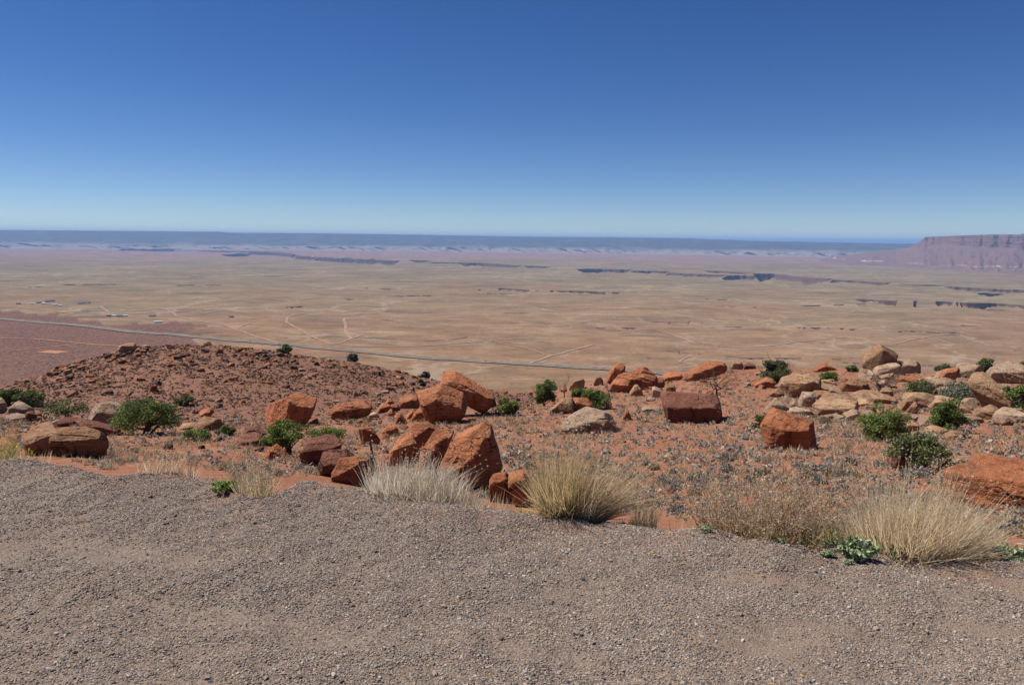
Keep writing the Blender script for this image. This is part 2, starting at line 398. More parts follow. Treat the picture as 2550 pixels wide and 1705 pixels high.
def lot_z(x, y):
    r = np.hypot(x, y); th = np.arctan2(x, y); e = edge_r(th)
    over = np.clip(r - e + 0.25, 0, None)
    d = e - r
    berm = 0.05 * np.exp(-((d - 0.35) / 0.35) ** 2) * (0.5 + fbm2(th * 9, th * 0, 4, 2))
    z = 0.022 * fbm2(x / .9, y / .9, 41, 3) + 0.017 * fbm2(x / .26, y / .26, 43, 3) + berm
    return z - 0.75 * np.where(over < .5, over ** 2, over - .25)
def build_lot():
    th = np.linspace(-1.02, 1.02, 360); t = np.linspace(0, 1, 130)
    er = edge_r(th)
    rr = 1.3 + (er[None] + 0.75 - 1.3) * t[:, None] ** 0.9
    tt = np.broadcast_to(th[None], rr.shape)
    x = (rr * np.sin(tt)).ravel(); y = (rr * np.cos(tt)).ravel()
    V = [np.stack([x, y, lot_z(x, y)], 1)]; fs = [grid_faces(130, 360)[:, ::-1]]
    # rest of the pull-out round and behind the camera
    n0 = len(V[0]); rim = np.stack([x[:360], y[:360], lot_z(x[:360], y[:360])], 1)
    back = np.stack([np.linspace(-14, 14, 360), np.full(360, -14.0), np.zeros(360)], 1)
    V.append(back); i = np.arange(359)
    fs.append(np.stack([i, n0 + i, n0 + i + 1, i + 1], 1)[:, ::-1])
    allv = np.concatenate(V); dd = edge_r(np.arctan2(allv[:, 0], allv[:, 1])) - np.hypot(allv[:, 0], allv[:, 1])
    me = mesh_np("gravel_lot", allv, fs, True, {"rim": np.where(allv[:, 1] < -5, 0, 1 - smooth(-.05, .75, dd))})
    obj("gravel_lot", me, GRAVEL, kind="structure")
build_lot()

# ------------------------------------------------------------------ the plain with its canyon and ledges
PZ = -310.0
DROP = EYE - PZ
def on_plain(px, py):
    th, s = ray(np.asarray(px, float), np.asarray(py, float)); r = DROP / np.maximum(s, 1e-4)
    return th, r
# (far-rim points in the photograph, height of the visible wall in photograph pixels)
FEATURES = [
    ([(-200, 617), (0, 617), (150, 618), (290, 620)], 3), ([(300, 621), (380, 622), (480, 621)], 4.5),
    ([(500, 623), (620, 626)], 3), ([(560, 633), (618, 632)], 6), ([(619, 628), (680, 630), (729, 634)], 9),
    ([(726, 637), (779, 640)], 8), ([(780, 641), (850, 644), (985, 650)], 9), ([(1028, 648), (1064, 649)], 4.5),
    ([(1066, 653), (1148, 655)], 2.5), ([(1148, 654), (1200, 655), (1292, 661)], 6.5), ([(1310, 662), (1365, 664)], 4.5),
    ([(1445, 670), (1500, 669), (1566, 671)], 7.5), ([(1568, 673), (1660, 675)], 4), ([(1655, 677), (1720, 680), (1800, 684)], 6.5),
    ([(1796, 686), (1840, 685), (1884, 687)], 8), ([(1886, 681), (1930, 681), (2000, 688), (2062, 694)], 12),
    ([(2058, 697), (2130, 699), (2210, 704)], 5), ([(1762, 673), (1862, 678)], 4), ([(2248, 706), (2342, 711)], 3.5),
    ([(2364, 714), (2450, 718), (2560, 723), (2760, 730)], 6), ([(2430, 722), (2505, 722)], 9),
    ([(2134, 743), (2240, 750), (2330, 751), (2440, 755), (2480, 754), (2570, 760), (2760, 768)], 8),
    ([(1186, 720), (1260, 718), (1330, 722), (1420, 722), (1555, 727)], 5), ([(1190, 728), (1290, 730)], 2.5), ([(906, 717), (978, 719)], 3),
    ([(962, 735), (1082, 734)], 3), ([(1340, 804), (1374, 805)], 4), ([(1055, 845), (1110, 841), (1170, 835)], 2.6), ([(1478, 813), (1512, 815)], 4),
    ([(1528, 813), (1586, 814)], 4), ([(1604, 886), (1624, 891)], 6), ([(1642, 881), (1670, 880)], 4), ([(1655, 870), (1752, 880)], 3.4),
    ([(1745, 880), (1860, 889), (2010, 893), (2105, 897)], 4.5), ([(1982, 817), (2060, 819), (2140, 823)], 5), ([(1800, 813), (1852, 814)], 3.5),
    ([(2204, 829), (2300, 829), (2394, 833)], 3.6), ([(2354, 810), (2438, 814)], 3.6), ([(1752, 744), (1818, 746)], 2.6), ([(1713, 763), (1920, 768)], 2.4),
    ([(424, 710), (554, 710)], 3), ([(666, 718), (720, 718)], 3.5), ([(470, 690), (516, 690)], 2.2), ([(150, 708), (302, 708)], 2), ([(-60, 715), (112, 713)], 2.6),
    ([(708, 763), (758, 761)], 3.5), ([(858, 741), (884, 745)], 5), ([(650, 686), (724, 686)], 2), ([(1990, 765), (2160, 758)], 3), ([(2450, 770), (2560, 772)], 2),
    ([(1250, 775), (1330, 776)], 2), ([(2050, 905), (2150, 908), (2400, 918)], 3), ([(940, 790), (985, 795)], 2.6), ([(1620, 800), (1760, 803)], 2.2)]
def build_plain():
    th = np.concatenate([np.linspace(-1.55, -0.72, 40)[:-1], np.linspace(-0.72, 0.72, 700), np.linspace(0.72, 1.55, 40)[1:]])
    nth = len(th)
    feats = []
    rs_ = np.random.default_rng(5)
    for k, (pts, hpx) in enumerate(FEATURES):
        p = np.array(pts, float); t, r = on_plain(p[:, 0], p[:, 1])
        a, b = t[0], t[-1]
        R = np.interp(th, t, r)
        far = R.mean()
        R = R * (1 + (0.004 if far > 5500 else 0.003) * fbm2(th * 38, th * 0 + k, 60 + k, 4, .6))
        ex = .008 if k < 22 else .002
        env = smooth(a - ex, a + .006, th) * (1 - smooth(b - .006, b + ex, th))
        wob = np.clip(0.9 + 0.25 * fbm2(th * 90, th * 0 + k, 90 + k, 4, .6), 0.3, 1.5)
        if far < 5500: wob = np.clip(0.95 + 0.4 * fbm2(th * 150, th * 0 + k, 90 + k, 4, .65), 0.2, 1.5) * smooth(-.30, -.22, fbm2(th * 70, th * 0 + k, 190 + k, 3, .6))
        hm = hpx * (1.15 if k < 22 else .8) * R / F * env * wob
        w = np.minimum(hm * R / DROP, 1900.0) + 4
        feats.append((a, b, R, hm, w))
    order = sorted(range(len(feats)), key=lambda k: feats[k][0]); tracks = []
    for k in order:
        for tr in tracks:
            if feats[tr[-1]][1] + 0.07 < feats[k][0]: tr.append(k); break
        else: tracks.append([k])
    rows = [np.broadcast_to(r, (nth,)) for r in np.geomspace(420, 60000, 190)]
    for tr in tracks:
        ths, Rs, Ws = [], [], []
        m = np.full(nth, -1)
        for k in tr: m[(th >= feats[k][0] - .010) & (th <= feats[k][1] + .010)] = k
        idx = np.where(m >= 0)[0]
        Rv = np.array([feats[m[i]][2][i] for i in idx]); Wv = np.array([feats[m[i]][4][i] for i in idx]); Hv = np.array([feats[m[i]][3][i] for i in idx])
        R = np.interp(th, th[idx], Rv); W = np.interp(th, th[idx], Wv); hh = np.interp(th, th[idx], Hv)
        g = np.maximum(6, .3 * hh)
        for q in (R - W - 4, R - W + .15 * W, R - g * 1.05 - 1, R - g * .5, R - g * .2, R, R + 30): rows.append(q)
    RR = np.sort(np.stack(rows), 0); nr = len(RR)
    TT = np.broadcast_to(th[None], RR.shape)
    x = (RR * np.sin(TT)).ravel(); y = (RR * np.cos(TT)).ravel()
    z = PZ + 7 * fbm2(x / 1700, y / 1700, 71, 3) + 2.0 * fbm2(x / 300, y / 300, 73, 4)
    z = z.reshape(RR.shape)
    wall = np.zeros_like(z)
    for (a, b, R, hm, w) in feats:
        D = 1.2 * hm + 0.01; g = np.maximum(6, .3 * hm)
        rise = np.clip(hm - w * DROP / R, 0, 22)
        near = np.clip((RR - (R - w)) / (.15 * w), 0, 1)
        t = np.clip((RR - (R - g)) / g, 0, 1)
        st = np.where(t < .4, t * .9, np.where(t < .5, .36, np.where(t < .8, .36 + (t - .5) * 1.5, np.where(t < .86, .81, .81 + (t - .86) * 1.357))))
        z = z - D * near * (1 - st) + rise * t * np.exp(-np.clip(RR - R, 0, None) / 1800)
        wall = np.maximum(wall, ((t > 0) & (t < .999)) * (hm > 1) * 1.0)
    z = z.ravel()
    # colour regions of the ground itself
    px_s = np.tan(TT.ravel())
    me = mesh_np("desert_plain", np.stack([x, y, z], 1), [grid_faces(nr, nth)[:, ::-1]], False, {'wall': wall.ravel()})
    # scrub-covered flat on the left: polygon in plan, soft edge
    sp, sr = on_plain([-700, 0, 100, 190, 268, 330, 410, 480, 540, 420, 300, 150, 0, -700], [770, 775, 778, 787, 801, 812, 805, 815, 840, 900, 960, 1000, 1000, 1000])
    poly = np.stack([sr * np.sin(sp), sr * np.cos(sp)], 1)
    qx = x + 60 * fbm2(x / 160, y / 160, 81, 4); qy = y + 120 * fbm2(x / 160, y / 160, 85, 4)
    inside = np.zeros(len(x), bool); j = len(poly) - 1
    for i in range(len(poly)):
        c = ((poly[i, 1] > qy) != (poly[j, 1] > qy)) & (qx < (poly[j, 0] - poly[i, 0]) * (qy - poly[i, 1]) / (poly[j, 1] - poly[i, 1] + 1e-9) + poly[i, 0])
        inside ^= c; j = i
    at = me.attributes.new('scrub', 'FLOAT', 'POINT'); at.data.foreach_set('value', inside.astype(np.float32))
    m, nt, b = new_mat("plain_ground"); b.inputs["Specular IOR Level"].default_value = 0.0; g = NB(nt); p = g.pos()
    dv = g.n("ShaderNodeVectorMath", operation='LENGTH'); g.l(p, dv.inputs[0]); dist = dv.outputs["Value"]
    n1 = g.noise(p, 0.0011, 6, 0.6); n2 = g.noise(p, 0.006, 6, 0.65); n3 = g.noise(p, 0.03, 5, 0.7); n4 = g.noise(p, 0.0004, 4, 0.5)
    tan = g.mix(g.ramp(n1, [(0.38, 0.0), (0.62, 1.0)]), (0.252, 0.180, 0.098), (0.302, 0.227, 0.127))
    tan = g.mix(g.math('MULTIPLY', g.ramp(n2, [(0.5, 0.0), (0.66, 1.0)]), 0.5), tan, (0.225, 0.18, 0.115))
    red = g.mix(g.ramp(n2, [(0.4, 0.0), (0.62, 1.0)]), (0.295, 0.172, 0.092), (0.335, 0.218, 0.126))
    dn = g.math('ADD', dist, g.math('MULTIPLY', g.math('SUBTRACT', n1, 0.5), 6500.0))
    kf = g.n("ShaderNodeMapRange"); kf.inputs[1].default_value = 2600; kf.inputs[2].default_value = 5200; g.l(dn, kf.inputs[0])
    col = g.mix(kf.outputs[0], red, tan)
    kf2 = g.n("ShaderNodeMapRange"); kf2.inputs[1].default_value = 1500; kf2.inputs[2].default_value = 1900; g.l(dn, kf2.inputs[0])
    col = g.mix(kf2.outputs[0], (0.29, 0.135, 0.08), col)
    kf3 = g.n("ShaderNodeMapRange"); kf3.inputs[1].default_value = 9500; kf3.inputs[2].default_value = 14000; g.l(dn, kf3.inputs[0])
    col = g.mix(kf3.outputs[0], col, (0.34, 0.20, 0.15))
    # pale bare wash deposits, brush in the drainages
    col = g.mix(g.math('MULTIPLY', g.ramp(n2, [(0.615, 0.0), (0.66, 1.0)]), g.ramp(n4, [(0.42, 0.0), (0.6, .75)])), col, (0.52, 0.40, 0.30))
    ws = g.noise(g.mapping(p, (.0006, .0016, .001), (0, 0, .25)), 1.0, 8, 0.62, 0.8)
    wm = g.ramp(ws, [(0.485, 0.0), (0.497, 1.0), (0.503, 1.0), (0.515, 0.0)])
    col = g.mix(g.math('MULTIPLY', wm, g.math('MULTIPLY', g.ramp(n2, [(0.42, 0.0), (0.6, 1.0)]), .22)), col, (0.15, 0.125, 0.075))
    br_ = g.noise(g.mapping(p, (.0016, .007, .004)), 1.0, 7, 0.68, 0.3)
    col = g.mix(g.math("MULTIPLY", g.ramp(br_, [(0.60, 0.0), (0.64, .75)]), g.ramp(n1, [(0.4, 0.2), (0.55, 1.0)])), col, (0.12, 0.105, 0.07))
    col = g.mix(g.math("MULTIPLY", g.ramp(br_, [(0.33, .6), (0.38, 0.0)]), .7), col, (0.44, 0.33, 0.25))
    vo = g.n("ShaderNodeTexVoronoi"); vo.inputs["Scale"].default_value = 0.055; g.l(p, vo.inputs["Vector"])
    dots = g.ramp(vo.outputs["Distance"], [(0.2, 1.0), (0.32, 0.0)])
    col = g.mix(g.math('MULTIPLY', dots, g.math('MULTIPLY', g.ramp(n3, [(0.40, 0.0), (0.56, 1.0)]), .85)), col, (0.15, 0.12, 0.075))
    for sc_, lo, hi in (((.0028, .0042, .003), .72, 1.2), ((.009, .014, .01), .72, 1.22)):
        sk = g.noise(g.mapping(p, sc_, (0, 0, .06)), 1.0, 7, 0.66, 0.3)
        col = g.mix(1.0, col, g.ramp(sk, [(0.30, lo), (0.5, 1.0), (0.70, hi)]), 'MULTIPLY')
    wsv = g.n("ShaderNodeVectorMath", operation='ADD'); g.l(g.mapping(p, (.0028, .0017, .002)), wsv.inputs[0])
    wsn = g.n("ShaderNodeTexNoise"); wsn.inputs["Scale"].default_value = .004; wsn.inputs["Detail"].default_value = 6; g.l(p, wsn.inputs["Vector"]); g.l(wsn.outputs["Color"], wsv.inputs[1])
    ve = g.n("ShaderNodeTexVoronoi"); ve.feature = 'DISTANCE_TO_EDGE'; ve.inputs["Scale"].default_value = 1.0; g.l(wsv.outputs[0], ve.inputs["Vector"])
    wash = g.math('MULTIPLY', g.ramp(ve.outputs["Distance"], [(0.008, 1.0), (0.03, 0.0)]), g.ramp(n1, [(0.44, 0.0), (0.58, .75)]))
    col = g.mix(wash, col, (0.42, 0.31, 0.22))
    # purple-brown brush flat
    vs = g.n("ShaderNodeTexVoronoi"); vs.inputs["Scale"].default_value = 0.14; g.l(p, vs.inputs["Vector"])
    scr = g.mix(g.ramp(vs.outputs["Distance"], [(0.38, 0.0), (0.62, 1.0)]), (0.105, 0.065, 0.052), (0.25, 0.13, 0.08))
    scr = g.mix(g.math('MULTIPLY', g.ramp(n2, [(0.45, 0.0), (0.7, 1.0)]), .5), scr, (0.27, 0.135, 0.085))
    col = g.mix(g.attr('scrub'), col, scr)
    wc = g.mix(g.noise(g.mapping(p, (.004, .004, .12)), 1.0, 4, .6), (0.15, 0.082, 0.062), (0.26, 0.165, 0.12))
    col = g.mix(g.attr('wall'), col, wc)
    g.l(col, b.inputs["Base Color"])
    h = g.math('ADD', g.math('MULTIPLY', g.noise(p, .012, 6, .65), 14.0), g.math('MULTIPLY', n3, 3.0))
    g.l(g.bump(h, 1.0, 0.55), b.inputs["Normal"])
    obj("desert_plain", me, m, kind="structure")
build_plain()

def plain_h(x, y):
    x = np.asarray(x, float); y = np.asarray(y, float)
    return PZ + 7 * fbm2(x / 1700, y / 1700, 71, 3) + 2.0 * fbm2(x / 300, y / 300, 73, 4)
def ribbon(name, px, width, mat, lift, kind="structure", wob=3.0, **kw):
    p = np.array(px, float); th, r = on_plain(p[:, 0], p[:, 1])
    P = np.stack([r * np.sin(th), r * np.cos(th)], 1)
    seg = np.concatenate([[0], np.cumsum(np.hypot(*np.diff(P, axis=0).T))])
    n = max(6, int(seg[-1] / 18)); s = np.linspace(0, seg[-1], n)
    C = np.stack([np.interp(s, seg, P[:, 0]), np.interp(s, seg, P[:, 1])], 1)
    for _ in range(12): C[1:-1] = (C[:-2] + 2 * C[1:-1] + C[2:]) / 4
    C += wob * np.stack([fbm2(s / 60, s * 0, 7, 3), fbm2(s / 60, s * 0 + 9, 8, 3)], 1)
    T = np.gradient(C, axis=0); T /= np.linalg.norm(T, axis=1)[:, None]; N = np.stack([-T[:, 1], T[:, 0]], 1)
    L = C + N * width / 2; R = C - N * width / 2
    zl = np.maximum(np.maximum(plain_h(*L.T), plain_h(*R.T)), plain_h(*C.T)) + lift
    V = np.concatenate([np.column_stack([L, zl]), np.column_stack([C, zl + .05]), np.column_stack([R, zl])])
    i = np.arange(n - 1)
    Fq = np.concatenate([np.stack([i, n + i, n + i + 1, i + 1], 1), np.stack([n + i, 2 * n + i, 2 * n + i + 1, n + i + 1], 1)])
    return obj(name, mesh_np(name, V, [Fq]), mat, kind=kind, **kw), C, zl, T
VERGE = plain_mat("road_verge_brush", (0.265, 0.212, 0.148), .35, .05)
ASPH = plain_mat("asphalt", (0.225, 0.195, 0.165), .1, .05)
TRACK = plain_mat("dirt_track", (0.42, 0.26, 0.17), .15, .02)
TRACK_O = plain_mat("orange_dirt_track", (0.50, 0.235, 0.12), .15, .02)
HWY = [(-500, 760), (-200, 780), (0, 797), (192, 813), (326, 830), (450, 839), (600, 851), (729, 861), (900, 875), (1050, 890), (1250, 903), (1460, 918), (1560, 926), (1750, 942)]
ribbon("road_verge", HWY, 38, VERGE, 2.0)
_, ROAD_C, ROAD_Z, ROAD_T = ribbon("highway", HWY, 8, ASPH, 2.5)
TRACKS = [([(-300, 838), (0, 847), (104, 850), (200, 858), (310, 868)], 9, 1), ([(19, 880), (115, 869), (192, 860)], 6, 1), ([(-60, 758), (23, 764), (107, 772), (184, 783)], 14, 1),
    ([(180, 806), (268, 800)], 8, 1), ([(249, 764), (276, 782)], 9, 0), ([(391, 766), (422, 774), (441, 787)], 9, 0),
    ([(441, 787), (499, 805), (545, 807), (599, 826), (629, 837), (668, 849), (702, 855)], 10, 0), ([(585, 822), (625, 805)], 8, 0),
    ([(782, 775), (714, 785), (714, 805), (733, 814), (783, 841), (829, 860), (875, 841), (905, 830)], 9, 0), ([(856, 790), (863, 828), (877, 841)], 11, 0),
    ([(714, 785), (800, 798), (860, 803)], 6, 0), ([(500, 792), (580, 790), (640, 794)], 7, 0), ([(300, 792), (441, 789), (540, 775), (560, 768)], 8, 0),
    ([(850, 860), (965, 862), (1080, 857), (1215, 845), (1330, 838)], 9, 0), ([(1215, 845), (1310, 866), (1360, 882)], 6, 0), ([(1320, 903), (1387, 880), (1426, 870), (1479, 856)], 10, 0),
    ([(1541, 828), (1618, 816), (1640, 820), (1710, 843), (1721, 851)], 9, 0), ([(1661, 830), (1708, 843), (1731, 855)], 6, 0),
    ([(1784, 860), (1842, 866), (1919, 862), (1980, 855), (2072, 847), (2110, 844)], 9, 0), ([(2075, 847), (2078, 857)], 8, 0), ([(2226, 862), (2325, 841), (2400, 835)], 8, 0),
    ([(1690, 880), (1750, 885), (1685, 893), (1690, 905)], 7, 0)]
for pts, w, o in TRACKS: ribbon("dirt_track", pts, w, TRACK_O if o else TRACK, 1.2)
ribbon("bare_clearing", [(104, 880), (158, 883)], 40, TRACK_O, 1.0)

# ------------------------------------------------------------------ far plateau and red mesa
def far_relief(name, cols, profile, mat, nth, nrow, seed):
    """cols: rows of (x, foot_y, mid_y, top_y) in photograph; profile(th, foot_r) -> r_mid, r_top, back"""
    c = np.array(cols, float)
    tf, rf = on_plain(c[:, 0], c[:, 1])
    th = np.linspace(tf[0], tf[-1], nth)
    tm, sm = ray(c[:, 0], c[:, 2]); tt, st = ray(c[:, 0], c[:, 3])
    foot = np.interp(th, tf, rf); smid = np.interp(th, tm, sm); stop = np.interp(th, tt, st)
    return th, foot, smid, stop
HAZE_TOP = 60.0
def build_plateau():
    cols = [(-1500, 612, 602, 566), (-300, 616, 603, 571), (0, 619, 605, 573), (300, 621, 606, 575), (545, 622, 607, 577), (575, 622, 607, 579.5), (800, 624, 608, 581), (1000, 626, 609, 584), (1275, 629, 612, 589),
            (1500, 632, 614, 591), (1700, 635, 617, 593), (1850, 638, 620, 599), (2000, 640, 623, 602), (2200, 643, 626, 606), (2330, 645, 629, 608), (2700, 650, 634, 613), (3900, 668, 650, 628)]
    th, foot, sm, st = far_relief("plateau", cols, None, None, 720, 0, 1)
    foot = np.clip(foot, 15000, 26000)
    # spurs and gullies: saw noise along the front
    sp = np.abs(fbm2(th * 75, th * 0, 11, 3)); sp2 = np.abs(fbm2(th * 24, th * 0 + 4, 13, 3))
    t = np.linspace(0, 1, 70)
    X, Y, Z = [], [], []
    n1 = fbm2(th * 30, th * 0 + 2, 15, 4)
    for k, tk in enumerate(t):
        if tk < .5:      # pale foothills
            q = tk / .5
            r = foot + 1500 * q + 700 * (np.abs(fbm2(th * 70 + q * 1.3, th * 0 + q * .9, 11, 3)) - .3) * math.sin(q * math.pi)
            zz = PZ + ((EYE - (foot + 1500) * sm) - PZ) * (q ** 1.25) + 26 * (0.35 - np.abs(fbm2(th * 120 + q * 2.2, th * 0 + q * 1.2, 17, 4))) * math.sin(q * math.pi) * 1.4
        else:            # forested main slope
            q = (tk - .5) / .5
            r = foot + 1500 + 3500 * q + 500 * n1 * math.sin(q * math.pi)
            z0 = EYE - (foot + 1500) * sm; z1 = EYE - (foot + 5000) * st
            zz = z0 + (z1 - z0) * (1 - (1 - q) ** 1.6) + 26 * n1 * math.sin(q * math.pi) + 16 * fbm2(th * 40, th * 0 + q * 4, 19, 3) * math.sin(q * math.pi)
        if k == 0: zz = zz - 40
        X.append(r * np.sin(th)); Y.append(r * np.cos(th)); Z.append(zz)
    r = foot + 12000; X.append(r * np.sin(th)); Y.append(r * np.cos(th)); Z.append(Z[-1] * 1.0 - 5)
    global HAZE_TOP
    V = np.stack([np.concatenate(X), np.concatenate(Y), np.concatenate(Z)], 1); HAZE_TOP = max(HAZE_TOP, float(V[:, 2].max()) + 40)
    m, nt, b = new_mat("plateau_slopes"); g = NB(nt); p = g.pos()
    sx = g.n("ShaderNodeSeparateXYZ"); g.l(p, sx.inputs[0])
    n = g.noise(p, .0009, 5, .6); n2 = g.noise(p, .004, 5, .65)
    k = g.n("ShaderNodeMapRange"); k.inputs[1].default_value = -245; k.inputs[2].default_value = -165
    g.l(g.math('ADD', sx.outputs[2], g.math('MULTIPLY', g.math('SUBTRACT', n, .5), 260)), k.inputs[0])
    low = g.mix(n2, (0.27, 0.205, 0.15), (0.38, 0.31, 0.25))
    up = g.mix(g.ramp(n2, [(0.4, 0.0), (0.75, 1.0)]), (0.06, 0.068, 0.052), (0.13, 0.125, 0.095))
    up = g.mix(g.ramp(g.noise(p, .0013, 4, .6), [(0.54, 0.0), (0.68, 0.35)]), up, (0.26, 0.22, 0.17))
    g.l(g.mix(k.outputs[0], low, up), b.inputs["Base Color"])
    obj("plateau", mesh_np("plateau", V, [grid_faces(71, 720)[:, ::-1]]), m, kind="structure")
build_plateau()

def build_mesa():
    # x, foot y, top of the talus y, cliff rim y
    cols = [(1960, 649, 648, 647.8), (2030, 655, 649, 648.7), (2100, 660, 638, 637.5), (2160, 663, 631, 630), (2230, 665, 624, 622), (2262, 667, 620, 616), (2285, 669, 616, 606), (2297, 670, 613, 597), (2304, 670, 612, 590),
            (2350, 673, 612, 588), (2420, 677, 615, 585.5), (2480, 680, 619, 583.5), (2540, 682, 624, 584), (2548, 682, 624, 581.5), (2700, 690, 630, 579), (3000, 705, 640, 575), (3600, 735, 655, 568)]
    th, foot, sm, st = far_relief("mesa", cols, None, None, 480, 0, 2)
    t = np.linspace(0, 1, 110)
    ri = fbm2(th * 90, th * 0, 23, 5, .62); ri2 = fbm2(th * 34, th * 0 + 5, 25, 4)
    rm = foot + 2300; rt = rm + 380
    zm = EYE - rm * sm; zt = EYE - rt * st
    cliff = np.clip((zt - zm) / 120, 0, 1)
    X, Y, Z, C = [], [], [], []
    for k, tk in enumerate(t):
        if tk < .5:
            q = tk / .5
            r = foot + 2300 * q + 130 * ri2 * q
            zz = PZ + (zm - PZ) * (0.35 * q + 0.65 * q ** 1.7) + (22 * fbm2(th * 120, th * 0 + q * 3, 27, 4) + 26 * (0.3 - np.abs(fbm2(th * 90, th * 0 + q * .8, 29, 3)))) * math.sin(q * math.pi) * cliff.clip(.25, 1)
            if q < .04: zz = zz - 15
            zz = zz + 26 * smooth(0.10, 0.13, np.array(q)) * (1 - smooth(.13, .4, np.array(q))) * np.clip(fbm2(th * 40, th * 0, 33, 3) + .35, 0, 1)
        else:
            q = (tk - .5) / .5
            steps = q + 0.055 * math.sin(q * 2 * math.pi * 5)
            r = rm + 130 * ri2 + 380 * q + (60 * ri + 22 * fbm2(th * 260, th * 0 + q * 5, 37, 4)) * cliff * math.sin(min(q * 3, 1) * math.pi / 2)
            zz = zm + (zt - zm) * np.clip(steps, 0, 1.0) 
        X.append(r * np.sin(th)); Y.append(r * np.cos(th)); Z.append(zz)
    for dr, dz in ((900, 2), (6000, 6)):
        r = rt + dr; X.append(r * np.sin(th)); Y.append(r * np.cos(th)); Z.append(np.minimum(zt, EYE - (rt + dr) * st - 4) if dr > 900 else zt - 1.0)
    X.append((rt + 6300) * np.sin(th)); Y.append((rt + 6300) * np.cos(th)); Z.append(zt * 0 + PZ - 20)
    global HAZE_TOP
    V = np.stack([np.concatenate(X), np.concatenate(Y), np.concatenate(Z)], 1); HAZE_TOP = max(HAZE_TOP, float(V[:, 2].max()) + 40)
    m, nt, b = new_mat("mesa_cliffs"); g = NB(nt); p = g.pos()
    sx = g.n("ShaderNodeSeparateXYZ"); g.l(p, sx.inputs[0])
    lay = g.noise(g.mapping(p, (.0004, .0004, .035)), 1.0, 5, .6, .2); n2 = g.noise(p, .006, 5, .65)
    col = g.mix(g.ramp(lay, [(0.4, 0.0), (0.6, 1.0)]), (0.16, 0.075, 0.058), (0.29, 0.16, 0.118))
    tal = g.mix(n2, (0.19, 0.10, 0.078), (0.275, 0.17, 0.128))
    nz = g.n("ShaderNodeSeparateXYZ"); g.l(g.n("ShaderNodeNewGeometry").outputs["Normal"], nz.inputs[0])
    col = g.mix(g.ramp(nz.outputs[2], [(0.55, 0.0), (0.8, 1.0)]), col, tal)
    kk = g.n("ShaderNodeMapRange"); kk.inputs[1].default_value = -268; kk.inputs[2].default_value = -256
    g.l(g.math('ADD', sx.outputs[2], g.math('MULTIPLY', g.math('SUBTRACT', n2, .5), 30)), kk.inputs[0])
    band = g.ramp(kk.outputs[0], [(0.0, 0.0), (0.35, 1.0), (0.6, 1.0), (1.0, 0.0)])
    col = g.mix(g.math('MULTIPLY', band, g.ramp(g.noise(p, .0022, 4, .6), [(0.5, 0.0), (0.6, 1.0)])), col, (0.62, 0.52, 0.42))
    g.l(col, b.inputs["Base Color"])
    g.l(g.bump(g.math('MULTIPLY', g.noise(g.mapping(p, (.01, .01, .05)), 1.0, 5, .65), 30.0), 1.0, .8), b.inputs["Normal"])
    obj("mesa", mesh_np("mesa", V, [grid_faces(len(X), 480)[:, ::-1]]), m, label="red flat-topped cliff mesa with sloping talus at the right horizon", cat="mesa")
build_mesa()

# ------------------------------------------------------------------ air
def build_haze():
    x0, x1, y0, y1, z0, z1 = -75000, 75000, -9000, 70000, PZ - 120, HAZE_TOP
    V = [(x, y, z) for z in (z0, z1) for y in (y0, y1) for x in (x0, x1)]
    Fq = [(0, 2, 3, 1), (4, 5, 7, 6), (0, 1, 5, 4), (2, 6, 7, 3), (0, 4, 6, 2), (1, 3, 7, 5)]
    m = bpy.data.materials.new("haze_air"); m.use_nodes = True; nt = m.node_tree
    nt.nodes.remove(nt.nodes["Principled BSDF"])
    pv = nt.nodes.new("ShaderNodeVolumePrincipled")
    pv.inputs["Color"].default_value = (0.25, 0.45, 0.84, 1)
    pv.inputs["Density"].default_value = 3.8e-5; pv.inputs["Anisotropy"].default_value = 0.0
    nt.links.new(pv.outputs[0], nt.nodes["Material Output"].inputs["Volume"])
    obj("haze", mesh_np("haze", np.array(V, float), [np.array(Fq)], False), m, kind="stuff")
build_haze()
# ------------------------------------------------------------------ rocks
_ico = {}
def ico(n):
    if n in _ico: return _ico[n]
    t = (1 + 5 ** .5) / 2
    V = [(-1, t, 0), (1, t, 0), (-1, -t, 0), (1, -t, 0), (0, -1, t), (0, 1, t), (0, -1, -t), (0, 1, -t), (t, 0, -1), (t, 0, 1), (-t, 0, -1), (-t, 0, 1)]
    V = [np.array(v) / np.linalg.norm(v) for v in V]
    T = [(0, 11, 5), (0, 5, 1), (0, 1, 7), (0, 7, 10), (0, 10, 11), (1, 5, 9), (5, 11, 4), (11, 10, 2), (10, 7, 6), (7, 1, 8), (3, 9, 4), (3, 4, 2), (3, 2, 6), (3, 6, 8), (3, 8, 9), (4, 9, 5), (2, 4, 11), (6, 2, 10), (8, 6, 7), (9, 8, 1)]
    for _ in range(n):
        mid = {}; T2 = []
        def m(a, b):
            k = (min(a, b), max(a, b))
            if k not in mid:
                v = V[a] + V[b]; V.append(v / np.linalg.norm(v)); mid[k] = len(V) - 1
            return mid[k]
        for a, b, c in T:
            x, y, z = m(a, b), m(b, c), m(c, a); T2 += [(a, x, z), (b, y, x), (c, z, y), (x, y, z)]
        T = T2
    _ico[n] = (np.array(V), np.array(T)); return _ico[n]

def hull(P):
    P = sorted(set(map(tuple, P)))
    def half(pts):
        h = []
        for p in pts:
            while len(h) > 1 and (h[-1][0] - h[-2][0]) * (p[1] - h[-2][1]) - (h[-1][1] - h[-2][1]) * (p[0] - h[-2][0]) <= 0: h.pop()
            h.append(p)
        return h
    a = half(P); b = half(P[::-1]); return np.array(a[:-1] + b[:-1])

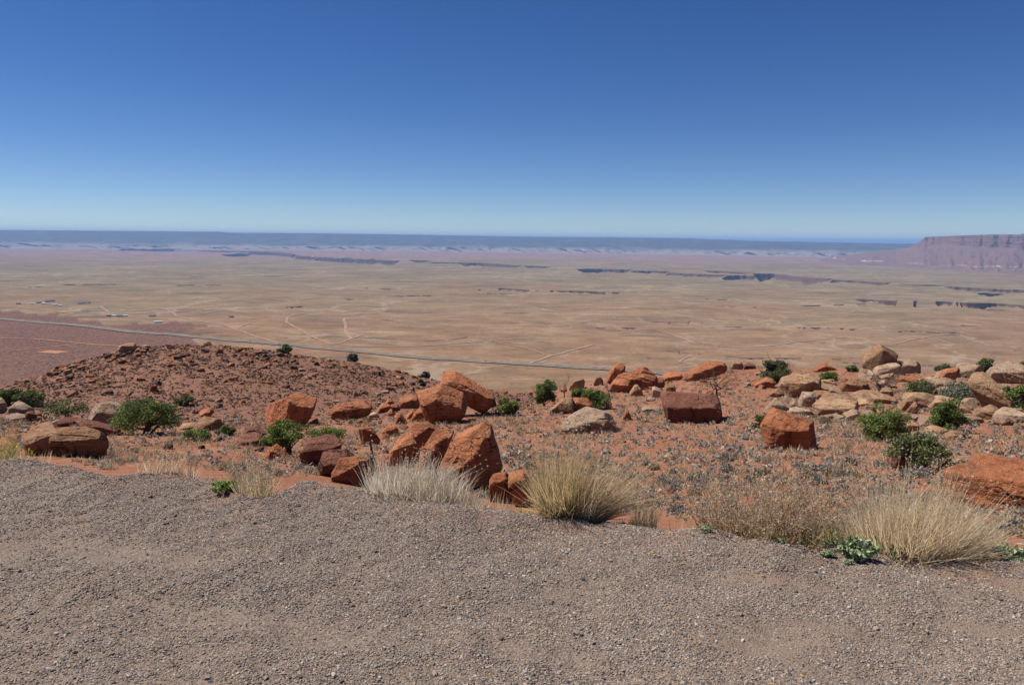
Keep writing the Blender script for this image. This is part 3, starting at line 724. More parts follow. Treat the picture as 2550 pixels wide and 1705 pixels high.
def rock_shape(planes, sub, seed, p=130, rough=0.035, crack=0.03, strata=0.0, sfreq=5, saxis=(0.2, 0.1, 1), size=1.0, chips=0, spall=0.022):
    """convex block cut by planes (n, h), broken up with noise; size = typical half extent"""
    U, T = ico(sub)
    w = 0.03 * np.stack([fbm(U * 1.7 + 5, seed + 1, 3), fbm(U * 1.7 + 9, seed + 2, 3), fbm(U * 1.7 + 13, seed + 3, 3)], 1)
    D = U + w * .6; D /= np.linalg.norm(D, axis=1)[:, None]
    acc = 0
    rr_ = random.Random(seed * 31 + 7); base = [(np.array(n, float) / np.linalg.norm(n), h) for n, h in planes]
    planes = list(base)
    if chips:      # small broken-off corners and edges
        for _ in range(chips):
            v = np.array([rr_.gauss(0, 1), rr_.gauss(0, 1), rr_.gauss(0, 1)]); v /= np.linalg.norm(v)
            c0 = np.max(np.stack([np.clip(U @ n, 1e-6, None) / max(h, 1e-4) for n, h in base]), 0); sup = np.max((U / c0[:, None]) @ v)
            planes.append((v, sup * rr_.uniform(.80, .96)))
    for n, h in planes:
        n = np.array(n, float); n /= np.linalg.norm(n)
        c = np.clip(D @ n, 0, None) / max(h, 1e-4)
        acc = acc + c ** p
    r = acc ** (-1.0 / p)
    P = U * r[:, None]
    Q = P / size
    n1 = fbm(Q * 1.6 + seed, seed + 5, 5, .55)
    rid = np.abs(fbm(Q * 1.1 + 31 + seed, seed + 9, 3))
    cr = np.exp(-(rid / .02) ** 2) * crack * 1.2
    sm_ = fbm(Q * 1.15 + 41 + seed, seed + 21, 3, .5) * 2.4; fl = np.floor(sm_); fr = sm_ - fl      # spalled steps with sharp lips
    step = fl + np.clip((fr - .86) / .14, 0, 1)
    d = rough * .6 * n1 + spall * (step - sm_ * .55) + 0.4 * rough * fbm(Q * 6 + 3, seed + 7, 3, .6) - cr
    if strata:
        a = np.array(saxis, float); a /= np.linalg.norm(a)
        s = (Q @ a) * sfreq + 0.35 * fbm(Q * .8, seed + 15, 2)
        d = d + strata * vnoise(np.stack([s, s * 0 + seed, s * 0], 1), seed + 17)
        d = d - strata * 1.2 * np.exp(-((s - np.floor(s) - .5) / .07) ** 2) * (vnoise(np.stack([np.floor(s), s * 0, s * 0 + 3], 1), seed) > -.2)
    nrm = P / np.maximum(np.linalg.norm(P, axis=1), 1e-6)[:, None]
    return P + nrm * (d * size)[:, None], T

def boulder(name, label, poly, mat, depth=0.9, facets=(), sub=4, seed=0, cat="boulder", group=None, dist=None, rough=0.03, crack=0.045, strata=0.0, sfreq=5,
            saxis=(0.2, 0.1, 1), bury=0.10, p=130, base=None, chips=4):
    P = np.array(poly, float); hp = hull(poly); x0, y0 = P.min(0); x1, y1 = P.max(0)
    cx, cy = (x0 + x1) / 2, (y0 + y1) / 2
    bx, by = base if base else (cx, y1)
    gx, gy, gz, gd = ground_hit(bx, by)
    th, sl_ = ray1(cx, cy)
    wpx = (x1 - x0)
    d0 = gd if dist is None else dist
    W = wpx * d0 / F; dep = W * depth * .5
    d = d0 + dep * .75
    sc = d / F / math.cos(math.atan(sl_)) * math.cos(th) ** .0
    ctr = np.array([d * math.sin(th), d * math.cos(th), EYE - d * sl_])
    sc = math.sqrt(d * d + (d * sl_) ** 2) / math.sqrt(F * F + (cx - IW / 2) ** 2 + (cy - IH / 2) ** 2)
    L = [((q[0] - cx) * sc, -(q[1] - cy) * sc) for q in hp]
    rs = random.Random(seed * 7 + 1)
    planes = []
    n = len(L); area = sum(L[i][0] * L[(i + 1) % n][1] - L[(i + 1) % n][0] * L[i][1] for i in range(n))
    Hh = (y1 - y0) * sc / 2; Wh = W / 2 * (d / d0)
    for i in range(n):
        (ax, az), (bx_, bz) = L[i], L[(i + 1) % n]
        ex, ez = bx_ - ax, bz - az; l = math.hypot(ex, ez)
        if l < 1e-6: continue
        nx, nz = (ez / l, -ex / l) if area > 0 else (-ez / l, ex / l)
        h = nx * ax + nz * az
        if nz < -.75: h += bury * 2 * Hh; ty = 0
        else: ty = rs.uniform(-.22, .22)
        planes.append(((nx, ty, nz), max(h, .05 * Wh)))
    def support(nv):
        nv = np.array(nv, float); nv /= np.linalg.norm(nv)
        return max(nv[0] * a + nv[2] * b for a, b in L) + abs(nv[1]) * dep
    planes += [((rs.uniform(-.2, .2), -1, rs.uniform(.0, .25)), dep), ((rs.uniform(-.2, .2), 1, 0.1), dep)]
    if not facets:
        facets = [((rs.uniform(-.3, .3), -.5, .85), rs.uniform(.62, .76)), ((rs.uniform(-.2, .3), -.95, -.15), rs.uniform(.7, .82)), ((-.7, -.6, .35), rs.uniform(.72, .85)), ((.75, -.62, -.1), rs.uniform(.7, .82)), ((-.5, .5, .6), .85), ((.6, .5, .4), .8)]
    for nv, k in facets: planes.append((nv, k * support(nv)))
    size = (Wh + Hh) / 2
    sub = 5 if wpx > 88 else 4
    V, T = rock_shape(planes, sub, seed, p, rough, crack, strata, sfreq, saxis, size, chips)
    # local frame (right, away, up) turned to the rock's azimuth
    c, s = math.cos(th), math.sin(th)
    V = np.stack([V[:, 0] * c + V[:, 1] * s, -V[:, 0] * s + V[:, 1] * c, V[:, 2]], 1)
    me = mesh_np(name, V, [T], True)
    o = obj(name, me, mat, loc=ctr, label=label, cat=cat, group=group)
    return o

def box(x0, y0, x1, y1, style='block', seed=0):
    r = random.Random(seed + int(x0 * 3 + y0)); w, h = x1 - x0, y1 - y0
    j = lambda a, b: r.uniform(a, b)
    if style == 'dome': q = [(0, 1), (0, .62), (.12, .25), (.33, .03), (.55, 0), (.82, .18), (.97, .5), (1, .8), (.97, 1)]
    elif style == 'slab': q = [(0, .75), (.04, .4), (.2, .08), (.55, 0), (.85, .12), (1, .45), (.96, .85), (.75, 1), (.15, 1)]
    elif style == 'tiltr': q = [(0, .9), (.1, .5), (.55, .05), (.8, 0), (1, .3), (.95, .8), (.7, 1), (.1, 1)]
    elif style == 'tiltl': q = [(0, .3), (.2, 0), (.45, .05), (.9, .5), (1, .9), (.9, 1), (.3, 1), (.05, .8)]
    elif style == 'peak': q = [(0, .85), (.15, .45), (.45, 0), (.6, .03), (.9, .5), (1, .9), (.8, 1), (.1, 1)]
    else: q = [(0, .85), (.03, .3), (.2, .03), (.75, 0), (.95, .2), (1, .8), (.9, 1), (.08, 1)]
    keep = sorted(r.sample(range(len(q)), 6)); q = [q[i] for i in keep] + [min(q, key=lambda t: t[0]), max(q, key=lambda t: t[0]), min(q, key=lambda t: t[1]), max(q, key=lambda t: t[1])]
    return [(x0 + w * min(1, max(0, a + (j(-.05, .05) if 0 < a < 1 else 0))), y0 + h * min(1, max(0, b + (j(-.04, .04) if 0 < b < 1 else 0)))) for a, b in q]

O, RB, TN, PL, BR = ORANGE, REDBR, TAN, PALE, BROWN
LITL = [((-.62, -.62, .45), .70), ((.8, -.55, .1), .72), ((.1, -.5, .85), .86), ((.6, .5, .4), .8), ((-.5, .6, .5), .85)]
TOPLIT = [((.05, -.55, .83), .66), ((-.2, -.95, -.15), .80), ((.8, -.5, -.1), .80), ((-.8, -.4, .2), .82)]
B = [
 # ---- left foreground of the bench
 ("split_boulder", "left piece of the cracked brown layered boulder by the gravel edge", [(65, 1105), (72, 1078), (110, 1068), (133, 1066), (133, 1138), (100, 1134), (70, 1127)], BR, dict(depth=1.2, facets=[((-.3, -.5, .8), .74), ((-.2, -.97, -.1), .8)], sub=5, seed=3, strata=.05, sfreq=4, bury=.12)),
 ("split_boulder", "right piece of the cracked brown layered boulder, dark hollow front", [(144, 1070), (180, 1062), (215, 1066), (245, 1080), (256, 1100), (252, 1130), (225, 1142), (160, 1142), (144, 1138)], BR, dict(depth=.95, facets=[((.0, -.45, .88), .66), ((.05, -.95, -.25), .70), ((.8, -.4, .3), .84)], sub=5, seed=5, strata=.06, sfreq=4, bury=.1)),
 ("pale_boulder", "rounded pinkish boulder standing at the far left below the junipers", box(20, 1000, 79, 1036, 'dome'), PL, dict(depth=1.0, seed=11, facets=[((.1, -.6, .75), .72), ((.8, -.5, -.1), .75)])),
 ("flat_rock", "flat pale rock at the foot of the rounded pinkish boulder", box(20, 1030, 76, 1050, 'slab'), PL, dict(seed=12, depth=.9)),
 ("dark_rock", "dark rock wedged right of the rounded pinkish boulder", box(64, 1024, 90, 1050, 'block'), RB, dict(seed=13)),
 ("cut_boulder", "pale boulder cut off by the left edge of the picture", box(-22, 993, 14, 1032, 'block'), PL, dict(seed=14)),
 ("flat_rock", "reddish flat rock behind the cracked brown boulder", box(135, 1038, 195, 1064, 'slab'), RB, dict(seed=15, depth=1.1)),
 ("pale_rock", "small pale slab left of the reddish flat rock", box(118, 1047, 158, 1064, 'slab'), PL, dict(seed=16)),
 ("white_outcrop", "whitish fissured dome rock left of the large juniper bush", [(220, 1056), (236, 1016), (252, 1002), (275, 1000), (300, 1009), (318, 1034), (316, 1058)], PL, dict(depth=.8, sub=5, seed=17, crack=.07, strata=.03, facets=[((0, -.55, .83), .66), ((-.6, -.5, .6), .8)])),
 ("tilted_slab", "red-brown slab tilting down to the right behind the cracked boulder", [(198, 1046), (214, 1043), (262, 1062), (292, 1078), (284, 1084), (240, 1072), (205, 1056)], RB, dict(depth=.8, seed=18)),
 ("dark_ended_boulder", "brown boulder with dark right end right of the large juniper", [(480, 1066), (498, 1046), (525, 1039), (546, 1045), (553, 1062), (542, 1073), (515, 1072), (490, 1070)], BR, dict(depth=.9, seed=19, sub=5, strata=.03, facets=[((-.3, -.5, .8), .7), ((.75, -.65, -.1), .66)])),
 ("orange_rock", "small orange rock on top of the pale ground behind the dark-ended boulder", box(492, 1017, 532, 1040, 'tiltr'), O, dict(seed=20)),
 ("pale_slab", "pale low slab leading left from the dark-ended boulder", box(452, 1052, 505, 1072, 'slab'), TN, dict(seed=21)),
 # ---- centre-left
 ("orange_boulder", "big orange boulder with shaded right face behind the flat-topped juniper", [(666, 1056), (684, 1000), (724, 984), (782, 1011), (776, 1036), (752, 1058), (700, 1064)], O, dict(depth=.95, sub=5, seed=23, facets=[((-.72, -.62, .33), .62), ((.62, -.78, -.08), .66), ((.1, .1, .98), .93), ((.3, -.7, -.6), .8)])),
 ("orange_rock", "low orange foot rock under the big shaded-right orange boulder", box(664, 1040, 706, 1062, 'dome'), O, dict(seed=24, dist=None)),
 ("brown_slab", "purplish brown slab left of the flat-topped juniper", box(610, 1062, 664, 1086, 'tiltl'), RB, dict(seed=25)),
 ("brown_rock", "lower purplish brown rock left of the flat-topped juniper", box(590, 1085, 655, 1112, 'block'), RB, dict(seed=26, strata=.04)),
 ("brown_rock", "dark brown rock under the flat-topped juniper's left branches", box(652, 1082, 694, 1112, 'block'), RB, dict(seed=27)),
 ("soil_lump", "orange earthy rock lump in front of the flat-topped juniper", box(655, 1110, 718, 1146, 'peak'), O, dict(seed=28, rough=.07)),
 ("long_rock", "long log-shaped orange rock on the foot of the stony mound", [(822, 1024), (836, 1010), (880, 1006), (912, 1003), (926, 1014), (922, 1028), (898, 1038), (850, 1046), (826, 1040)], O, dict(depth=.45, sub=5, seed=29, strata=.05, saxis=(.15, .1, 1), facets=[((-.1, -.6, .8), .72), ((.1, -.9, -.4), .8)])),
 ("round_rock", "orange rounded rock right of the long log-shaped rock", box(934, 1004, 980, 1030, 'dome'), O, dict(seed=30)),
 ("small_rock", "small orange rock behind the rounded rock of the central pile", box(958, 992, 982, 1010, 'peak'), O, dict(seed=31)),
 ("stub_rock", "stubby orange rock leaning on the big central orange boulder", box(994, 985, 1044, 1018, 'block'), O, dict(seed=32, sub=4)),
 ("pebbled_rock", "dark orange rock beside the rounded rock of the central pile", box(972, 1006, 996, 1026, 'block'), O, dict(seed=33)),
 ("egg_rock", "small egg-shaped orange rock below the rounded rock of the pile", box(962, 1020, 986, 1038, 'dome'), O, dict(seed=34)),
 ("white_stone", "small whitish stone right of the long log-shaped rock", box(918, 1026, 944, 1042, 'slab'), PL, dict(seed=35)),
 ("upright_rock", "upright orange rock at the left foot of the central boulder", box(1024, 1014, 1060, 1050, 'tiltr'), O, dict(seed=36)),
 ("flat_topped_rock", "flat-topped orange rock between the egg rock and the central boulder", box(1010, 1018, 1036, 1044, 'block'), O, dict(seed=37)),
 ("leaning_rock", "small orange rock with shaded foot below the flat-topped rock", box(982, 1030, 1014, 1056, 'tiltl'), O, dict(seed=38)),
 ("central_boulder", "big bulging orange boulder under the tilted block in the centre", [(1040, 984), (1060, 966), (1092, 964), (1152, 1000), (1158, 1018), (1110, 1052), (1068, 1056), (1050, 1020)], O, dict(depth=.85, sub=5, seed=39, facets=[((-.25, -.6, .76), .70), ((.15, -.82, -.55), .76), ((-.7, -.5, .5), .84)])),
 ("tilted_block", "large tilted orange block propped on the central boulder", [(1098, 938), (1142, 934), (1232, 992), (1212, 1032), (1130, 990), (1108, 966)], O, dict(depth=.62, sub=5, seed=40, facets=[((.28, -.70, .66), .74), ((-.35, -.55, -.75), .70), ((.85, -.5, -.1), .78)], bury=.02, base=(1170, 1036), strata=.03, saxis=(.5, .1, .86))),
 ("grey_rock", "dark rounded rock tucked behind the tilted block's right end", box(1212, 975, 1236, 1015, 'dome'), RB, dict(seed=41, base=(1224, 1016))),
 ("pile_boulder", "left ragged orange boulder of the lower central pile", [(964, 1136), (984, 1104), (1026, 1078), (1040, 1112), (1030, 1156), (970, 1164)], O, dict(depth=.9, sub=5, seed=42, rough=.08, crack=.06, facets=[((-.2, -.6, .76), .68), ((.2, -.9, -.35), .72)])),
 ("pile_boulder", "tall diagonal orange slab in the middle of the lower central pile", [(1026, 1054), (1066, 1052), (1106, 1074), (1058, 1134), (1036, 1156), (1022, 1100)], O, dict(depth=.7, sub=5, seed=43, facets=[((-.45, -.5, .74), .66), ((.62, -.66, -.42), .60)], crack=.06)),
 ("pile_boulder", "narrow ribbed orange slab right of the middle slab in the pile", [(1084, 1076), (1128, 1078), (1104, 1150), (1068, 1170), (1056, 1130)], O, dict(depth=.8, sub=5, seed=44, facets=[((-.5, -.45, .74), .64), ((.58, -.72, -.38), .60)], base=(1090, 1172))),
 ("pile_boulder", "shaded foot block below the diagonal slabs of the lower pile", [(1052, 1112), (1078, 1104), (1092, 1122), (1090, 1180), (1054, 1184), (1044, 1150)], O, dict(depth=.9, sub=4, seed=45)),
 ("large_boulder", "largest orange boulder with dark right face behind the bleached grass", [(1099, 1152), (1132, 1086), (1188, 1064), (1223, 1082), (1252, 1182), (1238, 1222), (1140, 1204)], O, dict(depth=1.0, sub=5, seed=46, facets=[((-.38, -.66, .65), .62), ((.86, -.50, .04), .50), ((-.1, -.75, -.65), .8)], crack=.07, chips=2)),
 ("small_dark_rock", "small dark wedge of rock at the front foot of the largest boulder", box(1138, 1166, 1170, 1206, 'peak'), RB, dict(seed=47, base=(1150, 1216))),
 ("brown_block", "brown block right of the largest boulder, close to the gravel", [(1218, 1200), (1228, 1182), (1258, 1176), (1272, 1196), (1276, 1250), (1220, 1252)], RB if False else O, dict(depth=1.0, sub=5, seed=48, facets=[((-.2, -.55, .8), .74), ((.3, -.93, .05), .72), ((.85, -.45, .1), .75)])),
 ("sloping_slab", "sloping orange slab between the brown block and the tall grass clump", [(1264, 1178), (1300, 1174), (1322, 1200), (1330, 1246), (1290, 1262), (1276, 1230)], O, dict(depth=.9, sub=4, seed=49)),
 ("curved_boulder", "dark maroon overhanging boulder left of the charred spike", [(748, 1140), (754, 1112), (772, 1098), (812, 1093), (842, 1096), (850, 1112), (838, 1140), (800, 1160), (772, 1164)], RB, dict(depth=.8, sub=5, seed=50, strata=.05, facets=[((-.1, -.5, .86), .72), ((.25, -.9, -.35), .66), ((-.6, -.75, -.1), .8)])),
 ("maroon_boulder", "rounded maroon boulder in front of the overhanging one", [(792, 1160), (800, 1138), (830, 1127), (862, 1130), (880, 1146), (866, 1180), (826, 1190), (800, 1182)], RB, dict(depth=.9, sub=5, seed=51, facets=[((.05, -.5, .86), .66), ((-.35, -.9, -.2), .68)])),
 ("orange_cube", "cube-like orange rock at the gravel edge left of the charred spike", [(826, 1178), (848, 1142), (890, 1138), (914, 1146), (926, 1176), (916, 1204), (870, 1208), (828, 1204)], O, dict(depth=.9, sub=5, seed=52, facets=[((-.35, -.62, .70), .70), ((.82, -.55, .12), .60), ((-.2, -.9, -.4), .74)])),
 ("thin_slab", "thin orange slab standing left of the charred spike's tip", [(892, 1066), (902, 1062), (926, 1064), (946, 1096), (944, 1106), (916, 1108), (896, 1096)], O, dict(depth=.5, seed=53, facets=[((-.75, -.6, -.1), .7), ((.4, -.55, .72), .7)])),
 ("ledge_rock", "small layered orange ledge below the central rock pile", box(944, 1060, 992, 1086, 'tiltr'), O, dict(seed=54, strata=.05)),
 # ---- centre-right
 ("tan_slab", "tan and orange leaning slab in front of the green shrubs", [(1366, 1026), (1384, 1008), (1402, 992), (1424, 990), (1430, 1010), (1428, 1026), (1400, 1030)], TN, dict(depth=.8, sub=5, seed=60, facets=[((.1, -.55, .83), .7), ((-.1, -.8, -.6), .75)])),
 ("orange_hump", "smooth orange hump behind the pale dome rock", box(1418, 990, 1476, 1024, 'dome'), O, dict(seed=61, depth=.9)),
 ("pale_dome", "large pale domed rock with fissures in the middle of the bench", [(1404, 1062), (1412, 1040), (1440, 1024), (1478, 1018), (1516, 1026), (1534, 1048), (1541, 1068), (1535, 1078), (1470, 1078), (1415, 1072)], PL, dict(depth=.8, sub=5, seed=62, crack=.06, facets=[((-.2, -.5, .84), .64), ((.6, -.75, .1), .74)])),
 ("small_pyramid", "small reddish pyramid rock right of the pale domed rock", box(1551, 1022, 1572, 1046, 'peak'), O, dict(seed=63)),
 ("white_slab", "flat whitish slab left of the big dark block", box(1598, 1013, 1646, 1026, 'slab'), PL, dict(seed=64)),
 ("crest_rock", "tan rock with dark underside on the skyline beside the dead bush", box(1418, 939, 1456, 970, 'tiltr'), TN, dict(seed=65, base=(1437, 972))),
 ("crest_rock", "pointed brown rock on the skyline left of the orange pillar", box(1478, 932, 1503, 958, 'peak'), BR, dict(seed=66, base=(1490, 960))),
 ("orange_pillar", "leaning orange knob of rock rising above the plain", [(1512, 948), (1520, 926), (1530, 910), (1546, 904), (1557, 908), (1557, 926), (1540, 940), (1522, 952)], O, dict(depth=.8, seed=67, sub=5, base=(1535, 966))),
 ("orange_outcrop", "broad layered orange outcrop right of the leaning knob", [(1522, 958), (1540, 934), (1572, 922), (1600, 918), (1620, 930), (1642, 940), (1640, 956), (1570, 966)], O, dict(depth=.8, sub=5, seed=68, strata=.06, sfreq=5, base=(1575, 972))),
 ("orange_overhang", "orange boulder with dark hollow under the layered outcrop", [(1518, 966), (1526, 952), (1548, 946), (1566, 954), (1570, 968), (1556, 978), (1532, 978)], O, dict(depth=.8, seed=69, facets=[((0, -.5, .86), .7), ((.3, -.85, -.45), .65)])),
 ("grey_brown_rock", "grey-brown peaked rock in front of the layered orange outcrop", box(1568, 957, 1602, 986, 'peak'), TN, dict(seed=70)),
 ("brown_cube", "dark brown cube on the rubble right of the layered outcrop", box(1628, 943, 1658, 966, 'block'), RB, dict(seed=71)),
 ("brown_rock", "brown rock right of the pale broken stones", box(1652, 956, 1683, 988, 'block'), BR, dict(seed=72)),
 ("broken_stone", "pale broken stone below the dark brown cube", box(1624, 962, 1656, 990, 'tiltl'), PL, dict(seed=73)),
 ("flat_orange_rock", "flat orange rock patch left of the bare dead tree", box(1650, 930, 1700, 948, 'slab'), O, dict(seed=74)),
 ("long_orange_slab", "long orange slab rising to the right on the skyline", [(1704, 944), (1712, 932), (1750, 912), (1782, 901), (1800, 903), (1807, 914), (1790, 926), (1750, 938), (1720, 946)], O, dict(depth=.6, sub=5, seed=75, strata=.05, base=(1755, 946))),
 ("skyline_rock", "brown blocky rock on the skyline right of the long orange slab", box(1820, 901, 1850, 918, 'block'), BR, dict(seed=76, base=(1835, 920))),
 ("skyline_rock", "low dark red rock at the right of the blocky skyline rock", box(1851, 906, 1882, 918, 'block'), RB, dict(seed=77, base=(1866, 920))),
 ("dark_block", "large dark maroon flat-topped block in the middle of the bench", [(1646, 998), (1672, 981), (1756, 983), (1788, 996), (1797, 1034), (1764, 1053), (1664, 1047)], RB, dict(depth=.75, sub=5, seed=78, facets=[((-.02, -.36, .93), .60), ((.06, -.98, -.2), .80), ((.85, -.5, -.1), .85), ((-.8, -.55, -.2), .86)], strata=.03)),
 # ---- right
 ("orange_boulder", "big orange boulder with sheer right face above the weeds", [(1895, 1066), (1908, 1042), (1940, 1030), (2014, 1049), (2025, 1120), (1940, 1110), (1906, 1098)], O, dict(depth=.9, sub=5, seed=80, facets=[((.05, -.5, .86), .64), ((.2, -.97, -.1), .74), ((-.65, -.7, .0), .78), ((.9, -.4, .05), .9)], crack=.05)),
 ("skyline_boulder", "tall tan boulder standing on the skyline at right", [(2148, 900), (2152, 884), (2166, 866), (2186, 857), (2202, 862), (2222, 880), (2232, 892), (2214, 908), (2180, 924), (2154, 916)], TN, dict(depth=.9, sub=5, seed=81, facets=[((-.5, -.6, .6), .70), ((.55, -.8, -.1), .62)], base=(2188, 927))),
 ("pale_skyline_rock", "pale wide rock right of the tall skyline boulder", box(2222, 893, 2290, 928, 'dome'), PL, dict(seed=82, depth=.8, sub=5, strata=.04, base=(2255, 930))),
 ("pale_skyline_rock", "pale sloping rock at the foot of the tall skyline boulder", box(2178, 902, 2240, 930, 'tiltr'), PL, dict(seed=83, base=(2210, 932))),
 ("low_orange_rock", "low broken orange rock on the skyline left of the tall boulder", box(2026, 905, 2084, 924, 'peak'), O, dict(seed=84, base=(2055, 926))),
 ("overhang_boulder", "big tan boulder with shaded overhang at the left of the layered pile", [(1942, 966), (1948, 942), (1972, 933), (2010, 934), (2036, 944), (2038, 958), (2000, 968), (1990, 992), (1960, 990)], TN, dict(depth=.8, sub=5, seed=85, facets=[((-.1, -.45, .88), .70), ((.45, -.75, -.5), .62)])),
 ("cap_slab", "tan slab lying against the shaded overhang boulder", [(1972, 968), (2000, 960), (2050, 958), (2090, 966), (2106, 978), (2070, 982), (2000, 978)], TN, dict(depth=.6, sub=5, seed=86, strata=.04)),
 ("shaded_block", "orange-brown block holding up the tan cap slab", box(2024, 972, 2076, 1000, 'block'), BR, dict(seed=87)),
 ("striped_rock", "banded tan rock behind the cap slab", box(2034, 944, 2082, 962, 'block'), TN, dict(seed=88, strata=.07, sfreq=7)),
 ("oval_rock", "upper layered oval rock in front of the pale pile", box(2040, 983, 2128, 1010, 'dome'), TN, dict(seed=89, depth=.8, sub=5, strata=.07, sfreq=6)),
 ("oval_rock", "long lower block with dark underside in the layered pile", [(2026, 1012), (2036, 1002), (2090, 1004), (2126, 1000), (2130, 1022), (2110, 1034), (2060, 1032), (2032, 1026)], TN, dict(seed=90, depth=.7, sub=5, strata=.03, facets=[((0, -.5, .86), .72), ((.1, -.93, -.35), .78)])),
 ("white_rock", "white crumbling rock at the left end of the layered pile", box(1904, 992, 1962, 1030, 'peak'), PL, dict(seed=91, sub=5, strata=.05, crack=.06)),
 ("white_rock", "whitish broken rock below the shaded overhang boulder", box(1990, 976, 2030, 1014, 'block'), PL, dict(seed=92, strata=.04, crack=.06)),
 ("white_slab", "low white layered slab right of the white crumbling rock", box(1958, 1016, 2022, 1034, 'slab'), PL, dict(seed=93, strata=.06)),
 ("dark_hollow_rock", "tan rock with brown hollow in the middle of the layered pile", box(2096, 944, 2166, 976, 'dome'), BR, dict(seed=94, sub=5, strata=.05)),
 ("stacked_slab", "wide tan slab right of the cap slab in the layered pile", box(2112, 978, 2226, 1006, 'slab'), TN, dict(seed=95, sub=5, strata=.06, depth=.6)),
 ("stacked_rock", "rounded tan rock resting on the wide slab of the layered pile", box(2192, 964, 2224, 986, 'dome'), TN, dict(seed=96, base=(2208, 998))),
 ("stacked_rock", "thin pale stone resting on the left of the wide slab", box(2126, 972, 2164, 984, 'slab'), PL, dict(seed=97, base=(2145, 996))),
 ("wedge_rock", "pale wedge stone below the wide slab of the layered pile", box(2130, 996, 2182, 1014, 'slab'), TN, dict(seed=98)),
 ("round_boulder", "round tan boulder right of the bright green juniper's top", box(2240, 986, 2284, 1024, 'dome'), TN, dict(seed=99, sub=5)),
 ("split_stone", "upright tan stone leaning on the round tan boulder", box(2256, 1000, 2286, 1032, 'tiltr'), BR, dict(seed=100)),
 ("flat_tan_rock", "broad flat tan rock behind the round tan boulder", box(2252, 978, 2332, 1000, 'slab'), TN, dict(seed=101, strata=.05)),
 ("dark_stone", "dark brown stone right of the round tan boulder", box(2280, 1000, 2310, 1018, 'block'), RB, dict(seed=102)),
 ("sloping_rock", "smooth tan rock left of the dark conical juniper", box(2314, 992, 2364, 1020, 'dome'), TN, dict(seed=103)),
 ("sloping_rock", "tan rock sloping down to the right of the dark conical juniper", box(2368, 998, 2422, 1030, 'tiltl'), TN, dict(seed=104)),
 ("two_tone_boulder", "orange left half of the two-toned skyline boulder", [(2344, 942), (2350, 926), (2366, 916), (2384, 910), (2382, 940), (2372, 954), (2352, 952)], O, dict(seed=105, depth=1.0, base=(2364, 956))),
 ("two_tone_boulder", "pale right half of the two-toned skyline boulder", [(2376, 940), (2384, 912), (2420, 905), (2438, 908), (2438, 932), (2420, 946), (2386, 954)], PL, dict(seed=106, depth=.8, sub=5, facets=[((-.2, -.6, .76), .72), ((.8, -.5, -.2), .66)], base=(2405, 957))),
 ("layered_pale_rock", "pale layered rock on the skyline at the right edge", [(2468, 940), (2480, 920), (2520, 911), (2552, 913), (2580, 930), (2575, 954), (2500, 954)], PL, dict(seed=107, depth=.7, sub=5, strata=.05, sfreq=5, base=(2520, 956))),
 ("leaning_boulder", "large tan boulder leaning left below the right skyline", [(2410, 950), (2424, 938), (2444, 937), (2474, 950), (2500, 980), (2516, 1008), (2504, 1026), (2480, 1022), (2440, 996), (2418, 964)], TN, dict(seed=108, depth=.7, sub=5, facets=[((.1, -.6, .76), .72), ((-.3, -.8, -.5), .7)], strata=.04, saxis=(.5, .1, .8))),
 ("pale_edge_rock", "pale rock below the leaning boulder at the right edge", box(2482, 1018, 2562, 1052, 'slab'), PL, dict(seed=109, sub=5, strata=.05)),
 ("tan_ledge", "tan ledge under the leaning boulder", box(2434, 1012, 2492, 1044, 'slab'), TN, dict(seed=110, strata=.05)),
 ("layered_slab", "pale layered slab between the two dark green junipers", box(2246, 1046, 2292, 1074, 'slab'), TN, dict(seed=111, strata=.08, sfreq=7, depth=.9)),
 ("layered_slab", "flat pale layers of rock below the dark conical juniper", box(2300, 1062, 2362, 1082, 'slab'), TN, dict(seed=112, strata=.08, sfreq=7, depth=.9)),
 ("layered_slab", "tan step of rock in the shade below the conical juniper", box(2346, 1074, 2402, 1096, 'slab'), TN, dict(seed=113, strata=.06)),
 ("maroon_cube", "maroon cube of rock beside the trunked juniper at right", [(2216, 1132), (2220, 1122), (2248, 1121), (2260, 1132), (2276, 1140), (2276, 1170), (2230, 1172), (2218, 1160)], RB, dict(seed=114, sub=5, depth=.9)),
 ("foreground_slab", "long rounded orange sandstone slab behind the right straw clump", [(2380, 1204), (2408, 1182), (2460, 1174), (2560, 1172), (2700, 1190), (2760, 1240), (2700, 1300), (2500, 1310), (2400, 1290)], O, dict(seed=115, sub=5, depth=.45, strata=.035, sfreq=6, saxis=(.1, .3, .95), base=(2480, 1270), facets=[((-.1, -.6, .8), .8), ((0, -.98, .1), .9)])),
 ("dark_slab", "thin dark slab poking out of the sand at the right edge", [(2500, 1152), (2540, 1160), (2580, 1164), (2580, 1176), (2530, 1170)], RB, dict(seed=116, depth=.8)),
 ("orange_flat", "low orange layered rock in front of the two-toned boulder", box(2236, 936, 2300, 954, 'slab'), O, dict(seed=117, strata=.06)),
 ("orange_flat", "small orange rock left of the shaded overhang boulder", box(1880, 940, 1932, 966, 'slab'), O, dict(seed=118, strata=.05)),
 ("orange_flat", "tan low rock at the left foot of the shaded overhang boulder", box(1918, 970, 1948, 990, 'slab'), BR, dict(seed=119)),
 # ---- on the stony mound
 ("mound_boulder", "large tan boulder on the left skyline of the stony mound", [(296, 866), (302, 859), (322, 855), (334, 856), (337, 866), (326, 875), (304, 877)], TN, dict(seed=120, depth=.9, base=(316, 880))),
 ("mound_boulder", "largest orange rock on the right skyline of the stony mound", box(536, 866, 556, 882, 'tiltr'), O, dict(seed=121)),
 ("mound_boulder", "orange cube with shaded side in the middle of the mound slope", box(373, 956, 391, 976, 'block'), O, dict(seed=122)),
]
for i, (nm, lab, poly, mt, kw) in enumerate(B):
    boulder(nm, lab, poly, mt, **kw)

